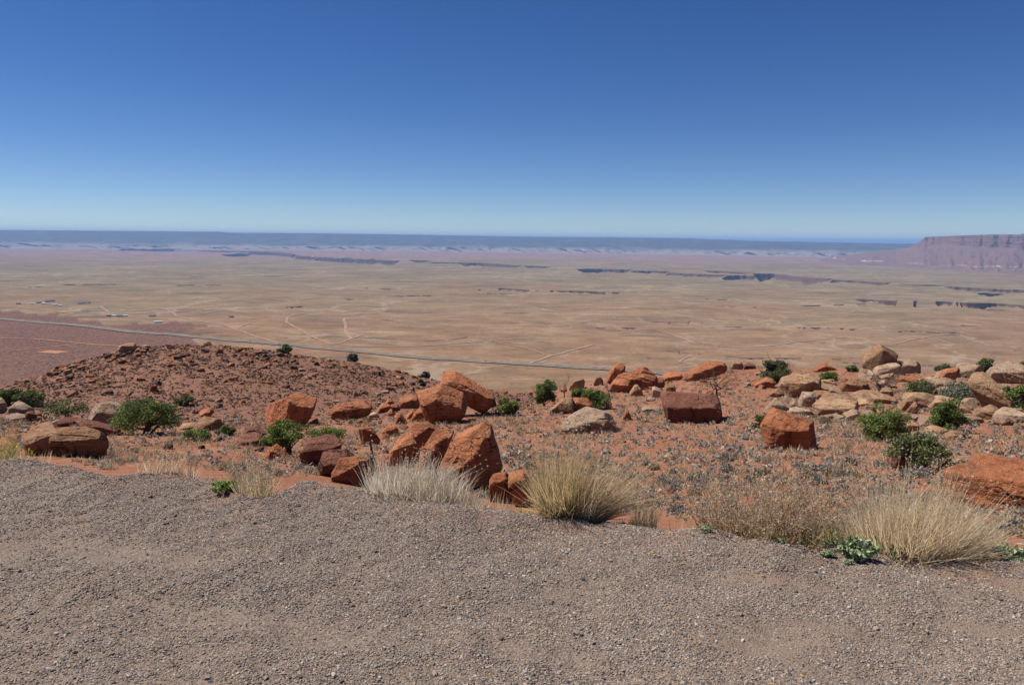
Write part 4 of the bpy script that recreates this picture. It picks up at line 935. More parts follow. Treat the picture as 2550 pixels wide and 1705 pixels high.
# ------------------------------------------------------------------ scattered rocks, shared meshes
def rock_variants(n, sub, seed0, flat=.75):
    out = []
    for k in range(n):
        rs = random.Random(seed0 + k); planes = []
        for _ in range(9):
            v = np.array([rs.gauss(0, 1), rs.gauss(0, 1), rs.gauss(0, 1)]); planes.append((v / np.linalg.norm(v), rs.uniform(.62, 1.0)))
        for a in ((1, 0, 0), (-1, 0, 0), (0, 1, 0), (0, -1, 0)): planes.append((a, 1.0))
        planes += [((0, 0, 1), flat), ((0, 0, -1), flat)]
        V, T = rock_shape(planes, sub, seed0 + k, 130, .035, .02)
        out.append((V, T))
    return out
RV3 = rock_variants(8, 3, 300); RV2 = rock_variants(8, 2, 400)
def mat_meshes(variants, mat, name):
    ms = []
    for V, T in variants:
        me = mesh_np(name, V, [T], False); me.materials.append(mat); ms.append(me)
    return ms
def pick_px(poly_fn, n, x0, x1, y0, y1, rs):
    pts = []
    while len(pts) < n:
        x, y = rs.uniform(x0, x1), rs.uniform(y0, y1)
        if poly_fn(x, y): pts.append((x, y))
    return pts
CX = np.array([c[0] for c in COLS], float); CY = np.array([c[1] for c in COLS], float)
def crest_y(x): return float(np.interp(x, CX, CY))
RANKED = []
def place_rock(me, px, py, wpx, rs, name, label, cat, group, sink=.25):
    x, y, z, d = ground_hit(px, py)
    s = wpx * math.hypot(d, z - EYE) / F / 2
    o = obj(name, me, None, loc=(x, y, z + s * .55 * (1 - 2 * sink)), label=label, cat=cat, group=group)
    o.scale = (s * rs.uniform(.85, 1.2), s * rs.uniform(.8, 1.2), s * rs.uniform(.6, 1.05))
    o.rotation_euler = (rs.uniform(-.35, .35), rs.uniform(-.35, .35), rs.uniform(0, 6.28)); RANKED.append((o, label, px, py))
    return o
rs = random.Random(91)
MO, MP, MD = mat_meshes(RV3, RUBBLE_O, "rubble"), mat_meshes(RV3, RUBBLE_P, "rubble"), mat_meshes(RV3, RUBBLE_D, "rubble")
_rm = random.Random(3)
_gx, _gy = np.meshgrid(np.arange(-300, 2900, 6), np.arange(820, 1400, 4))
_NG = fbm2(_gx.ravel() / 60., _gy.ravel() / 22., 77, 3).reshape(_gx.shape)
def ng(x, y): return _NG[min(max(int((y - 820) / 4), 0), _NG.shape[0] - 1), min(max(int((x + 300) / 6), 0), _NG.shape[1] - 1)]
on_mound = lambda x, y: ng(x, y) > _rm.uniform(-1.2, .15) and crest_y(x) + 3 < y < 1062 - 18 * (x > 950) - 24 * (x > 1100)
spots = []
pts = pick_px(on_mound, 2600, -160, 1330, 845, 1062, rs)
for (x, y) in pts:
    up = 1 - min(1, (y - crest_y(x)) / 110)            # more and larger blocks toward the crest
    if rs.random() > .35 + .65 * up: continue
    w = 3.0 + rs.paretovariate(2.1) * 3.0 * (0.75 + .6 * up)
    spots.append((min(w, 17), x, y))
spots.sort(reverse=True)
for k, (w, x, y) in enumerate(spots[:290]):
    q = rs.random()
    if q < .62: me, lab, g = rs.choice(MO), "orange rubble rock lying on the stony mound at left", "orange rubble rocks on the stony mound"
    elif q < .88: me, lab, g = rs.choice(MD), "dark brown rubble rock lying on the stony mound at left", "dark rubble rocks on the stony mound"
    else: me, lab, g = rs.choice(MP), "pale tan rubble rock lying on the stony mound at left", "pale rubble rocks on the stony mound"
    place_rock(me, x, y, w, rs, "rubble_rock", lab, "rock", g)
def stuff_rocks(name, label, items, variants, mat, cat, zs=(.55, 1.0)):
    A = Acc(); r = np.random.default_rng(17)
    for (w, x, y) in items:
        gx, gy, gz, d = ground_hit(x, y); V, T = variants[r.integers(len(variants))]
        s = w * math.hypot(d, gz - EYE) / F / 2; a = r.uniform(0, 6.28); c, sn = math.cos(a), math.sin(a)
        P = V * (s * r.uniform(.8, 1.25), s * r.uniform(.8, 1.25), s * r.uniform(*zs))
        P = np.stack([P[:, 0] * c - P[:, 1] * sn, P[:, 0] * sn + P[:, 1] * c, P[:, 2]], 1) + (gx, gy, gz + s * .2)
        A.add(P, T, None, r.random())
    return obj(name, A.mesh(name, False), mat, label=label, cat=cat, kind="stuff")
RV1 = rock_variants(8, 1, 500); RV0 = rock_variants(8, 0, 520)
tiny = [(2.8 + rs.random() ** 2 * 6, x, y) for (x, y) in pick_px(on_mound, 8000, -160, 1330, 845, 1062, rs)]
stuff_rocks("rubble", "fine red and brown rubble covering the stony mound", [s for s in spots[290:]] + tiny, RV0, RUBBLE_J, "rubble")

# loose rocks on the bench
def bench(x, y): return crest_y(x) + 4 < y < min(1345, float(np.interp(x, _e[:, 0], _e[:, 1])) - 8) and not (x < 1180 and y < 1040)
zones = [ # (count, x0, x1, y0, y1, meshes, label, group, size)
 (165, 1890, 2580, 940, 1070, MP, "pale loose rock among the layered boulder piles at right", "pale loose rocks in the right boulder piles", (9, 44)),
 (40, 1890, 2580, 935, 1080, MO, "orange loose rock among the layered boulder piles at right", "orange loose rocks in the right boulder piles", (8, 24)),
 (36, 1560, 1960, 925, 1000, MP, "pale loose rock below the orange outcrops on the skyline", "pale loose rocks below the skyline outcrops", (6, 20)),
 (30, 1540, 1960, 925, 1000, MO, "orange loose rock below the orange outcrops on the skyline", "orange loose rocks below the skyline outcrops", (6, 20)),
 (28, 1240, 1420, 975, 1050, MO, "orange loose rock near the green shrubs left of the pale dome", "orange loose rocks by the central shrubs", (5, 18)),
 (55, 880, 1200, 1000, 1130, MO, "orange loose rock scattered round the central boulder pile", "orange loose rocks round the central pile", (7, 24)),
 (26, 560, 900, 1045, 1150, MO, "orange loose rock between the junipers and the maroon boulders", "orange loose rocks by the junipers", (6, 26)),
 (18, 420, 760, 1040, 1120, MD, "dark brown loose rock near the flat-topped juniper", "dark loose rocks near the flat-topped juniper", (6, 22)),
 (26, -60, 560, 1040, 1130, MP, "pale loose rock on the slope round the large juniper at left", "pale loose rocks at left", (5, 22)),
 (20, 1250, 2100, 1050, 1190, MO, "small orange stone on the red soil of the open bench", "small orange stones on the open bench", (5, 13)),
 (14, 1900, 2560, 1060, 1160, MP, "small pale stone on the red sand at right", "small pale stones on the right sand", (5, 14))]
for (n, x0, x1, y0, y1, ms, lab, g, sz) in zones:
    for (x, y) in pick_px(bench, int(n * .72), x0, x1, y0, y1, rs):
        place_rock(rs.choice(ms), x, y, sz[0] + (sz[1] - sz[0]) * rs.random() ** 2.2, rs, "loose_rock", lab, "rock", g)
chips = [(2.6 + 6.5 * rs.random() ** 2, x, y) for (x, y) in pick_px(bench, 7400, -330, 2950, 900, 1345, rs)]
stuff_rocks("stone_chips", "small red and tan stone chips strewn over the bench", chips, RV0, RUBBLE_J, "stones", (.4, .8))

# ------------------------------------------------------------------ plants
def leaves(A, C, n_per, R, size, rg, squash=.75, shell=.4, aspect=1.7):
    """small leaf faces in clumps: C (k,3) centres, R (k,) radii"""
    k = len(C); n = k * n_per
    c = np.repeat(C, n_per, 0); r = np.repeat(R, n_per)
    d = rg.normal(size=(n, 3)); d /= np.linalg.norm(d, axis=1)[:, None]
    pos = c + d * (r * rg.random(n) ** shell)[:, None] * (1, 1, squash)
    a = rg.normal(size=(n, 3)) + d * 1.2; a /= np.linalg.norm(a, axis=1)[:, None]
    b = np.cross(a, rg.normal(size=(n, 3))); b /= np.linalg.norm(b, axis=1)[:, None]
    s = size * rg.uniform(.6, 1.3, n)[:, None]
    P = np.stack([pos - a * s * .5 * aspect, pos + b * s * .5, pos + a * s * .5 * aspect, pos - b * s * .5], 1).reshape(-1, 3)
    q = np.arange(n)[:, None] * 4 + np.arange(4)[None]
    tint = np.repeat(np.clip(np.repeat(rg.normal(.45, .2, k), n_per) + rg.normal(0, .2, n), 0, 1), 4)
    A.add(P, None, q, tint)
def tube(A, pts, radii, sides=5, a=.5):
    pts = np.array(pts, float); m = len(pts)
    T = np.gradient(pts, axis=0); T /= np.maximum(np.linalg.norm(T, axis=1), 1e-9)[:, None]
    ref = np.array([.31, .95, .1]); N = np.cross(T, ref); N /= np.maximum(np.linalg.norm(N, axis=1), 1e-9)[:, None]; Bn = np.cross(T, N)
    an = np.linspace(0, 2 * np.pi, sides, endpoint=False)
    ring = (np.cos(an)[None, :, None] * N[:, None] + np.sin(an)[None, :, None] * Bn[:, None]) * np.array(radii)[:, None, None]
    V = (pts[:, None] + ring).reshape(-1, 3)
    q = [(i * sides + j, i * sides + (j + 1) % sides, (i + 1) * sides + (j + 1) % sides, (i + 1) * sides + j) for i in range(m - 1) for j in range(sides)]
    V = np.concatenate([V, pts[-1:] + T[-1:] * radii[-1]]); e = len(V) - 1
    t = [((m - 1) * sides + j, (m - 1) * sides + (j + 1) % sides, e) for j in range(sides)]
    A.add(V, t, q, a)
def bent(p, q, rg, wob, n=5):
    t = np.linspace(0, 1, n)[:, None]; p = np.array(p, float); q = np.array(q, float)
    L = np.linalg.norm(q - p); o = rg.normal(size=(n, 3)) * wob * L * np.sin(t * np.pi)
    return p + (q - p) * t + o

def juniper(label, bb, mat, seed, trunk=.15, k=22, per=130, gaps=.0, lean=0.0, base=None, flat=1.0, dead=3, cat="juniper", group="junipers on the slope", name="juniper", rad=.2, leafk=1.0):
    x0, y0, x1, y1 = bb; rg = np.random.default_rng(seed)
    bx, by = base if base else ((x0 + x1) / 2, y1)
    gx, gy, gz, d = ground_hit(bx, by)
    sc = math.hypot(d, gz - EYE) / F; W = (x1 - x0) * sc; Hh = (y1 - y0) * sc
    root = obj(name, None, loc=(gx, gy, gz - .03), label=label, cat=cat, group=group)
    th = math.atan2(gx, gy)
    off = ((x0 + x1) / 2 - bx) * sc
    z0 = trunk * Hh
    C = []
    while len(C) < k:
        u = rg.uniform(-1, 1, 3)
        if u @ u > 1 or u @ u < gaps: continue
        zz = z0 + (Hh - z0) * (.5 + .5 * u[2]) * .92
        wid = W * .5 * (1 - rad * .8)
        C.append((off + u[0] * wid, u[1] * wid * .9, max(.06 * Hh, zz)))
    C = np.array(C); R = rg.uniform(.75, 1.25, k) * rad * W
    A = Acc(); leaves(A, C, int(per * 1.35), R, max(.035, .0015 * d) * leafk, rg, .72 * flat)
    cr = obj("crown", A.mesh("crown"), mat, root)
    Tm = Acc(); r0_ = max(.035, W * .035)
    top = np.array([off * .6 + lean * W, 0, z0 + (Hh - z0) * .45])
    main = bent((0, 0, -.1), top, rg, .10, 6); tube(Tm, main, np.linspace(r0_ * 1.5, r0_ * .7, 6), 6)
    for i in range(min(k, 16)):
        s = main[rg.integers(1, 5)]; tube(Tm, bent(s, C[i], rg, .10, 4), np.linspace(r0_ * .55, r0_ * .15, 4), 4)
    for i in range(dead):
        a = rg.uniform(0, 6.28); e = np.array([off + math.cos(a) * W * .55, math.sin(a) * W * .4, Hh * rg.uniform(.6, 1.1)])
        br = bent(main[rg.integers(1, 5)], e, rg, .12, 5); tube(Tm, br, np.linspace(r0_ * .4, r0_ * .08, 5), 4)
        for _ in range(3): tube(Tm, bent(br[rg.integers(2, 4)], e + rg.normal(size=3) * W * .18, rg, .1, 3), np.linspace(r0_ * .2, r0_ * .05, 3), 3)
    obj("trunk", Tm.mesh("trunk"), BARK, root)
    root.rotation_euler = (0, 0, -th)
    return root
def dead_tree(label, bb, seed, n=7, group="bare dead trees", name="dead_tree", levels=3):
    x0, y0, x1, y1 = bb; rg = np.random.default_rng(seed); bx = (x0 + x1) / 2
    gx, gy, gz, d = ground_hit(bx, y1); sc = math.hypot(d, gz - EYE) / F; W = (x1 - x0) * sc; Hh = (y1 - y0) * sc
    root = obj(name, None, loc=(gx, gy, gz - .03), label=label, cat="dead tree", group=group)
    Tm, Bm = Acc(), Acc(); r0_ = max(.05, W * .022)
    main = bent((0, 0, -.1), (-.06 * W, 0, Hh * .45), rg, .12, 6); tube(Tm, main, np.linspace(r0_ * 1.5, r0_ * .8, 6), 6)
    for i in range(n):
        a = rg.uniform(0, 6.28); e = np.array([math.cos(a) * W * .5 * rg.uniform(.7, 1), math.sin(a) * W * .4, Hh * rg.uniform(.55, 1)])
        br = bent(main[rg.integers(2, 6)], e, rg, .10, 6); tube(Bm, br, np.linspace(r0_ * .6, r0_ * .15, 6), 4)
        for _ in range(4):
            s = br[rg.integers(2, 6)]; e2 = s + (e - main[3]) * .3 + rg.normal(size=3) * W * .12; b2 = bent(s, e2, rg, .12, 4); tube(Bm, b2, np.linspace(r0_ * .25, r0_ * .1, 4), 3)
            for _ in range(3): tube(Bm, bent(b2[rg.integers(1, 4)], e2 + rg.normal(size=3) * W * .08, rg, .1, 3), np.linspace(r0_ * .14, r0_ * .07, 3), 3)
    obj("trunk", Tm.mesh("trunk"), DEADWOOD, root); obj("branches", Bm.mesh("branches"), DEADWOOD, root)
    root.rotation_euler = (0, 0, -math.atan2(gx, gy)); return root

J, JB, PN, GL = JUNIPER, JUNIPER_B, PINYON, GREYLEAF
juniper("dense small juniper at the far left edge behind the pinkish boulder", (6, 973, 44, 1010), J, 1, .05)
juniper("low juniper with dead grey branches above it at far left", (46, 980, 106, 1014), J, 2, .05, k=14, dead=8, flat=.8)
juniper("sparse gnarled juniper left of the whitish dome rock", (118, 1000, 212, 1042), PN, 3, .15, k=14, per=70, gaps=.15, dead=7)
juniper("largest spreading juniper bush at left, right of the whitish dome", (294, 1002, 442, 1082), J, 4, .05, k=46, per=130, rad=.13, dead=2)
juniper("low ragged juniper bush below the largest left juniper", (453, 1068, 526, 1100), J, 5, .05, k=20, per=80, rad=.16, dead=2)
juniper("small round yellowish-green bush right of the ragged juniper", (544, 1059, 584, 1084), JB, 6, .0, k=14, cat="bush", name="bush", group="green bushes on the slope")
juniper("single dark bush on the stony mound slope", (441, 983, 479, 1012), PN, 7, .05, k=14, cat="bush", name="bush", group="green bushes on the slope")
juniper("flat-topped juniper with visible curved trunk in front of the orange boulder", (645, 1044, 762, 1132), JB, 8, .42, k=26, per=130, rad=.15, flat=.7, base=(712, 1136))
juniper("bushy juniper right of the flat-topped one", (758, 1062, 862, 1104), JB, 9, .1, k=26, per=100, rad=.15, dead=1)
juniper("small juniper on the mound's skyline, left of two", (690, 860, 727, 882), PN, 10, .1, k=14)
juniper("small grey-green juniper on the mound's skyline, right of two", (864, 872, 892, 892), GL, 11, .1, k=12)
juniper("tiny bush near the right end of the mound's skyline", (1046, 907, 1070, 924), GL, 12, .0, k=10, per=80, cat="bush", name="bush", group="green bushes on the slope")
juniper("tiny dark bush on the mound left of the tilted block", (1039, 944, 1060, 962), PN, 13, .0, k=10, per=80, cat="bush", name="bush", group="green bushes on the slope")
juniper("bright green bush right of the tilted orange block", (1238, 984, 1292, 1036), JB, 14, .0, k=26, per=120, rad=.17, cat="bush", name="bush", group="green bushes on the slope")
juniper("upright juniper left of the bare twiggy bush in the centre", (1326, 940, 1386, 1012), J, 15, .08, k=28, per=120, rad=.17)
juniper("dark green bush behind the yellowish bush in the centre", (1423, 963, 1470, 996), J, 16, .0, k=16, rad=.19, cat="bush", name="bush", group="green bushes on the slope")
juniper("yellowish-green bush above the pale domed rock", (1452, 964, 1522, 1018), JB, 17, .0, k=26, per=110, rad=.16, cat="bush", name="bush", group="green bushes on the slope")
dead_tree("bare spreading dead tree behind the large dark block", (1738, 918, 1838, 990), 18, 8)
dead_tree("bare twiggy bush between the upright juniper and the tan skyline rock", (1386, 942, 1424, 994), 19, 5)
dead_tree("small bare dead shrub beside the orange overhang boulder", (1496, 950, 1540, 990), 20, 5)
dead_tree("grey leafless thicket in the middle of the layered boulder pile", (2150, 932, 2236, 978), 21, 12)
juniper("round-crowned juniper alone on the skyline right of centre", (1891, 899, 1973, 952), PN, 22, .12, k=34, per=130, rad=.14)
juniper("green bush against the left side of the sheer orange boulder", (1878, 1028, 1916, 1072), J, 23, .0, k=16, per=100, rad=.2, cat="bush", name="bush", group="green bushes on the slope")
juniper("dense bright green rounded juniper in front of the layered pile", (2140, 1009, 2254, 1096), JB, 24, .0, k=50, per=150, rad=.13, leafk=.9)
juniper("dense dark conical juniper right of the bright green one", (2325, 1000, 2396, 1078), J, 25, .0, k=34, per=150, rad=.17)
juniper("dark juniper with short trunk beside the maroon cube", (2222, 1082, 2356, 1166), PN, 26, .22, k=44, per=110, rad=.12, dead=3, base=(2298, 1172))
juniper("dark juniper bush at the right edge of the picture", (2504, 968, 2580, 1022), J, 27, .02, k=30, rad=.16)
juniper("tall narrow juniper behind the leaning boulder on the skyline", (2436, 892, 2468, 940), PN, 28, .0, k=16, rad=.22)
juniper("low juniper left of the two-toned boulder on the skyline", (2334, 907, 2374, 926), PN, 29, .0, k=14, rad=.18)
juniper("thin grey-green bush above the conical juniper", (2344, 960, 2428, 1002), GL, 30, .05, k=26, per=70, rad=.14, dead=4, cat="bush", name="bush", group="green bushes on the slope")
juniper("green juniper with bare twigs left of the thin grey-green bush", (2268, 950, 2326, 986), PN, 31, .05, k=18, per=80, dead=4)
juniper("small green bush growing against the tall skyline boulder", (2218, 894, 2248, 926), J, 32, .0, k=12, cat="bush", name="bush", group="green bushes on the slope")
juniper("low green bush in front of the low orange skyline rock", (2040, 930, 2088, 950), JB, 33, .0, k=14, per=80, cat="bush", name="bush", group="green bushes on the slope")
juniper("tiny bush on the skyline left of the tall tan boulder", (2108, 911, 2134, 926), PN, 34, .0, k=10, per=80, cat="bush", name="bush", group="green bushes on the slope")
juniper("bush on the skyline at the right picture edge", (2538, 908, 2575, 940), PN, 35, .0, k=14, cat="bush", name="bush", group="green bushes on the slope")
juniper("small green shrub growing on top of the layered orange outcrop", (1576, 918, 1606, 934), JB, 36, .0, k=10, per=80, cat="bush", name="bush", group="green bushes on the slope", base=(1590, 940))

# charred spike
gx, gy, gz, d = ground_hit(934, 1196); sc = math.hypot(d, gz - EYE) / F
t = np.linspace(0, 1, 14); rg = np.random.default_rng(4)
A = Acc(); Hs = (1196 - 1094) * sc
pts = np.stack([-.45 * Hs * .2 * t + .01 * rg.normal(size=14) * Hs * (1 - t), .02 * Hs * rg.normal(size=14) * .3, Hs * t - .05], 1)
tube(A, pts, (1 - t) ** .8 * 10.5 * sc * (1 + .25 * rg.normal(size=14)).clip(.6, 1.5) + .6 * sc, 7)
sp = obj("charred_trunk", A.mesh("charred_trunk"), CHAR, loc=(gx, gy, gz), label="thin black charred spike of a dead trunk behind the bleached grass", cat="dead trunk")

# low shrubs: shared meshes
def shrub_mesh(seed, mat, n=330, name="low_shrub"):
    rg = np.random.default_rng(seed); A = Acc()
    d = rg.normal(size=(n, 3)); d[:, 2] = np.abs(d[:, 2]) * .9 + .1; d /= np.linalg.norm(d, axis=1)[:, None]
    tip = d * rg.uniform(.6, 1.0, n)[:, None] * (1, 1, .95); root_ = d * .12
    side = np.cross(d, rg.normal(size=(n, 3))); side /= np.linalg.norm(side, axis=1)[:, None]
    w = .055
    P = np.stack([root_ - side * w * .5, root_ + side * w * .5, tip + side * w, tip + d * .09, tip - side * w], 1).reshape(-1, 3)
    b = np.arange(n)[:, None] * 5
    A.add(P, np.concatenate([b + [[2, 3, 4]]]), b + [[0, 1, 2, 4]], np.repeat(np.clip(rg.normal(.45, .25, n), 0, 1), 5))
    m = int(n * 1.1)     # outer twiglets
    d2 = rg.normal(size=(m, 3)); d2[:, 2] = np.abs(d2[:, 2]); d2 /= np.linalg.norm(d2, axis=1)[:, None]
    leaves(A, d2 * rg.uniform(.45, .95, m)[:, None], 1, np.full(m, .08), .14, rg)
    me = A.mesh(name); me.materials.append(mat); return me
SHRUB_D = leaf_mat("dark_scrub", (0.06, 0.045, 0.038), (0.10, 0.08, 0.065), (0.16, 0.13, 0.10))
SG = [shrub_mesh(600 + k, SHRUB) for k in range(4)]; ST = [shrub_mesh(620 + k, SHRUB_T) for k in range(3)]
rs = random.Random(55)
def shr_ok(x, y):
    if not bench(x, y): return False
    if x < 1200: return rs.random() < .45
    if x > 2040 and 1095 < y < 1140: return rs.random() < .3
    return True
cand = []
for (x, y) in pick_px(shr_ok, 3700, -330, 2950, 915, 1335, rs):
    w = (9 + 26 * max(0, min(1, (y - 930) / 250))) * rs.uniform(.55, 1.15); cand.append((w, x, y))
for (x, y) in pick_px(on_mound, 60, -100, 1240, 900, 1062, rs): cand.append((rs.uniform(6, 10), x, y))
cand.sort(reverse=True)
def put_shrub(w, x, y):
    gx, gy, gz, d = ground_hit(x, y); s = w * math.hypot(d, gz - EYE) / F / 2
    left = x < 1200
    if rs.random() < .64: me, lab, g = rs.choice(SG), "low grey twiggy shrub on the red soil " + ("left of the largest boulder" if left else "of the open bench at right"), "grey shrubs " + ("at left" if left else "on the open bench")
    else: me, lab, g = rs.choice(ST), "low tan dry shrub on the red soil " + ("left of the largest boulder" if left else "of the open bench at right"), "tan dry shrubs " + ("at left" if left else "on the open bench")
    o = obj("low_shrub", me, None, loc=(gx, gy, gz - .02), label=lab, cat="shrub", group=g)
    RANKED.append((o, lab, x, y)); o.scale = (s * rs.uniform(.85, 1.2), s * rs.uniform(.85, 1.2), s * rs.uniform(.85, 1.3)); o.rotation_euler = (0, 0, rs.uniform(0, 6.28))
for c_ in cand[:300]: put_shrub(*c_)
def small_plants(name, label, items, mat, cat, nleaf, tall=.7, leaf=.38):
    rg = np.random.default_rng(8); A = Acc()
    for (w, x, y) in items:
        gx, gy, gz, d = ground_hit(x, y); s = w * math.hypot(d, gz - EYE) / F / 2
        k = nleaf; dd = rg.normal(size=(k, 3)); dd[:, 2] = np.abs(dd[:, 2]) * tall; dd /= np.linalg.norm(dd, axis=1)[:, None]
        P = np.array([gx, gy, gz]) + dd * s * rg.uniform(.35, .95, k)[:, None]
        leaves(A, P, 1, np.full(k, s * .15), s * leaf, rg)
    return obj(name, A.mesh(name), mat, label=label, cat=cat, kind="stuff")
small_plants("small_scrub", "smallest distant grey scrub dotted over the bench", cand[300:], SHRUB, "scrub", 18)
small_plants("mound_scrub", "tiny grey scrub dotted over the stony mound", [(rs.uniform(4, 8.5), x, y) for (x, y) in pick_px(on_mound, 9000, -160, 1330, 850, 1062, rs)], SHRUB_D, "scrub", 6, leaf=.95)

# blades of grass
def blades(A, O_, D, L, Wd, bend, rg, segs=4, wind=(0, 0, 0)):
    """O_ origins, D start directions (unit), L lengths, Wd widths, bend = droop"""
    n = len(O_); t = np.linspace(0, 1, segs + 1)
    side = np.cross(D, np.array([0, 0, 1.0]) + .3 * rg.normal(size=(n, 3))); side /= np.maximum(np.linalg.norm(side, axis=1), 1e-6)[:, None]
    a = rg.uniform(0, np.pi, n)[:, None]; side = side * np.cos(a) + np.cross(D, side) * np.sin(a)
    P = []
    for i, tt in enumerate(t):
        c = O_ + D * (L * tt)[:, None] + np.array(wind) * (L * tt * tt)[:, None]; c = c + np.stack([D[:, 0], D[:, 1], -np.ones(n) * .6], 1) * (bend * L * tt * tt)[:, None]
        if i < segs:
            w = Wd * (1 - .75 * tt); P += [c - side * w[:, None] * .5, c + side * w[:, None] * .5]
        else: P.append(c)
    V = np.stack(P, 1).reshape(-1, 3); m = 2 * segs + 1; b = np.arange(n)[:, None] * m
    Q = np.concatenate([b + [[2 * i, 2 * i + 1, 2 * i + 3, 2 * i + 2]] for i in range(segs - 1)]); T = b + [[2 * segs - 2, 2 * segs - 1, 2 * segs]]
    return V, T, Q, m
def lot_point(px, py):
    th, s = ray1(px, py); r = EYE / s; x, y = r * math.sin(th), r * math.cos(th)
    e = float(edge_r(np.array([th]))[0])
    z = max(float(lot_z(np.array([x]), np.array([y]))[0]), float(H(np.array([th]), np.array([r]))[0]))
    return x, y, z, r
def clump(name, label, px, py, hpx, wpx, n, mat, seed, lean=0.0, spread=.7, base_r=None, cat="grass clump", group=None, bend=(.0, .22), width=.0042, green=0, heads=0, off_y=0.0, part="blades"):
    rg = np.random.default_rng(seed); x, y, z, r = lot_point(px, py)
    sc = math.hypot(r, EYE) / F; Hm = hpx * sc; Wm = wpx * sc
    root = obj(name, None, loc=(x, y + off_y, z - .015), label=label, cat=cat, group=group, kind="thing")
    br = base_r if base_r else Wm * .16
    ang = rg.uniform(0, 6.28, n); rad = br * np.sqrt(rg.random(n))
    Og = np.stack([np.cos(ang) * rad, np.sin(ang) * rad * .8, -0.01 * np.ones(n)], 1)
    lob = rg.integers(0, 7, n); la = rg.uniform(0, 6.28, 7); lt = np.abs(rg.normal(0, .38, 7)); ls = rg.uniform(.72, 1.1, 7)
    tilt = (np.abs(rg.normal(0, .30, n)) + np.where(rg.random(n) < .15, rg.uniform(.2, .8, n), 0)).clip(0, 1.25) * spread
    az = ang + rg.normal(0, .7, n)
    D = np.stack([np.sin(tilt) * np.cos(az) + lean * rg.random(n) + np.cos(la[lob]) * lt[lob] * spread, np.sin(tilt) * np.sin(az) * .8 + np.sin(la[lob]) * lt[lob] * spread, np.cos(tilt)], 1); D /= np.linalg.norm(D, axis=1)[:, None]
    L = Hm * rg.uniform(.30, 1.0, n) ** .85 * (1 - .12 * tilt) * np.where(rg.random(n) < .08, 1.3, 1.0) * ls[lob]
    A = Acc(); V, T, Q, m = blades(A, Og, D, L, width * rg.uniform(.6, 1.25, n), np.where(rg.random(n) < .07, rg.uniform(.5, 1.0, n), rg.uniform(*bend, n)), rg, 4)
    tint = np.repeat(np.clip(rg.normal(.58, .24, n), 0.2 if green else 0, 1), m)
    if green:
        tt = np.tile(np.array([0, 0, .25, .25, .5, .5, .75, .75, 1.0]), n); gm = np.repeat(rg.random(n) < green, m)
        tint = np.where(gm & (tt < .45), tint * .1, tint)
    A.add(V, T, Q, tint); obj(part, A.mesh(part), mat, root)
    if heads:      # seed heads on the tallest stalks
        Hd = Acc(); idx = np.argsort(-L)[:heads]
        ends = V.reshape(n, m, 3)[idx]
        for e in ends:
            p1 = e[-1]; p0 = e[-5:-3].mean(0)
            C = p0 + (p1 - p0) * np.linspace(.0, 1.15, 7)[:, None]; leaves(Hd, C, 3, np.full(7, .004), .0055, rg, 1, .5, 2.6)
        obj("seed_heads", Hd.mesh("seed_heads"), STRAW, root)
    return root
STRAW_P = leaf_mat("pale_straw", (0.52, 0.38, 0.22), (0.72, 0.58, 0.38), (0.86, 0.76, 0.58), .62)
GR = "dry grass clumps along the gravel edge"
clump("grass_clump", "tallest green-based straw grass clump in the middle of the gravel edge", 1395, 1266, 226, 330, 1400, STRAW_G, 1, .08, .68, green=.22, heads=60, width=.004)
clump("grass_clump", "right-leaning half of the tall straw clump beside the green sprigs", 1455, 1272, 205, 330, 1500, STRAW, 2, .75, .7, .12, heads=60, bend=(.05, .3))
clump("grass_clump", "largest pale straw grass clump at the right of the gravel edge", 2262, 1352, 216, 420, 2600, STRAW_P, 3, .12, .9, .24, heads=140, width=.0044)
clump("grass_clump", "left-leaning fringe of the largest right straw clump", 2150, 1345, 140, 220, 700, STRAW_P, 4, -.25, .7, .1)
clump("grass_clump", "right-leaning fringe of the largest right straw clump", 2375, 1352, 150, 240, 900, STRAW_P, 5, .55, .75, .12)
clump("grass_clump", "small thin straw tuft right of the tall middle clump", 1606, 1290, 92, 80, 260, STRAW, 6, .1, .35, .07, heads=20)
clump("grass_clump", "bleached white grass in front of the lower boulder pile", 1000, 1232, 136, 150, 1300, WHITEG, 7, .1, .6, .22, heads=40, bend=(.05, .35))
clump("grass_clump", "bleached white grass left of the lower boulder pile", 968, 1222, 58, 100, 700, WHITEG, 8, .12, .5, .15, bend=(.05, .35))
clump("grass_clump", "bleached white grass in front of the largest orange boulder", 1085, 1246, 118, 150, 1000, WHITEG, 9, .1, .7, .2, bend=(.1, .45))
clump("grass_clump", "short bleached grass at the foot of the largest boulder's dark face", 1165, 1254, 70, 110, 320, WHITEG, 10, .05, .7, .14, bend=(.1, .5))
clump("grass_clump", "thin straw grass in the right gully of the gravel edge at left", 640, 1232, 105, 110, 300, STRAW, 11, -.25, .6, .12, bend=(.05, .35), heads=30)
clump("grass_clump", "straw tuft lying over the gully rim at left", 600, 1212, 60, 90, 180, STRAW, 12, -.6, .6, .08)
clump("grass_clump", "thin straw tuft on the left gravel hummock", 400, 1163, 66, 100, 200, STRAW, 13, -.05, .65, .16, heads=16)
clump("grass_clump", "short straw tuft right of the thin one on the left hummock", 465, 1167, 50, 60, 120, STRAW, 14, .05, .6, .1)
clump("grass_clump", "wispy straw in front of the cracked brown boulder", 82, 1142, 40, 70, 110, STRAW, 15, .1, .7, .12)
clump("grass_clump", "straw fringe under the yellow flowering plant at far left", 20, 1137, 48, 80, 220, STRAW_G, 16, .1, .8, .15, green=.4)
clump("grass_clump", "sparse tan stalks between the brown block and the tall clump", 1252, 1262, 60, 60, 60, STRAW, 17, .05, .5, .06)
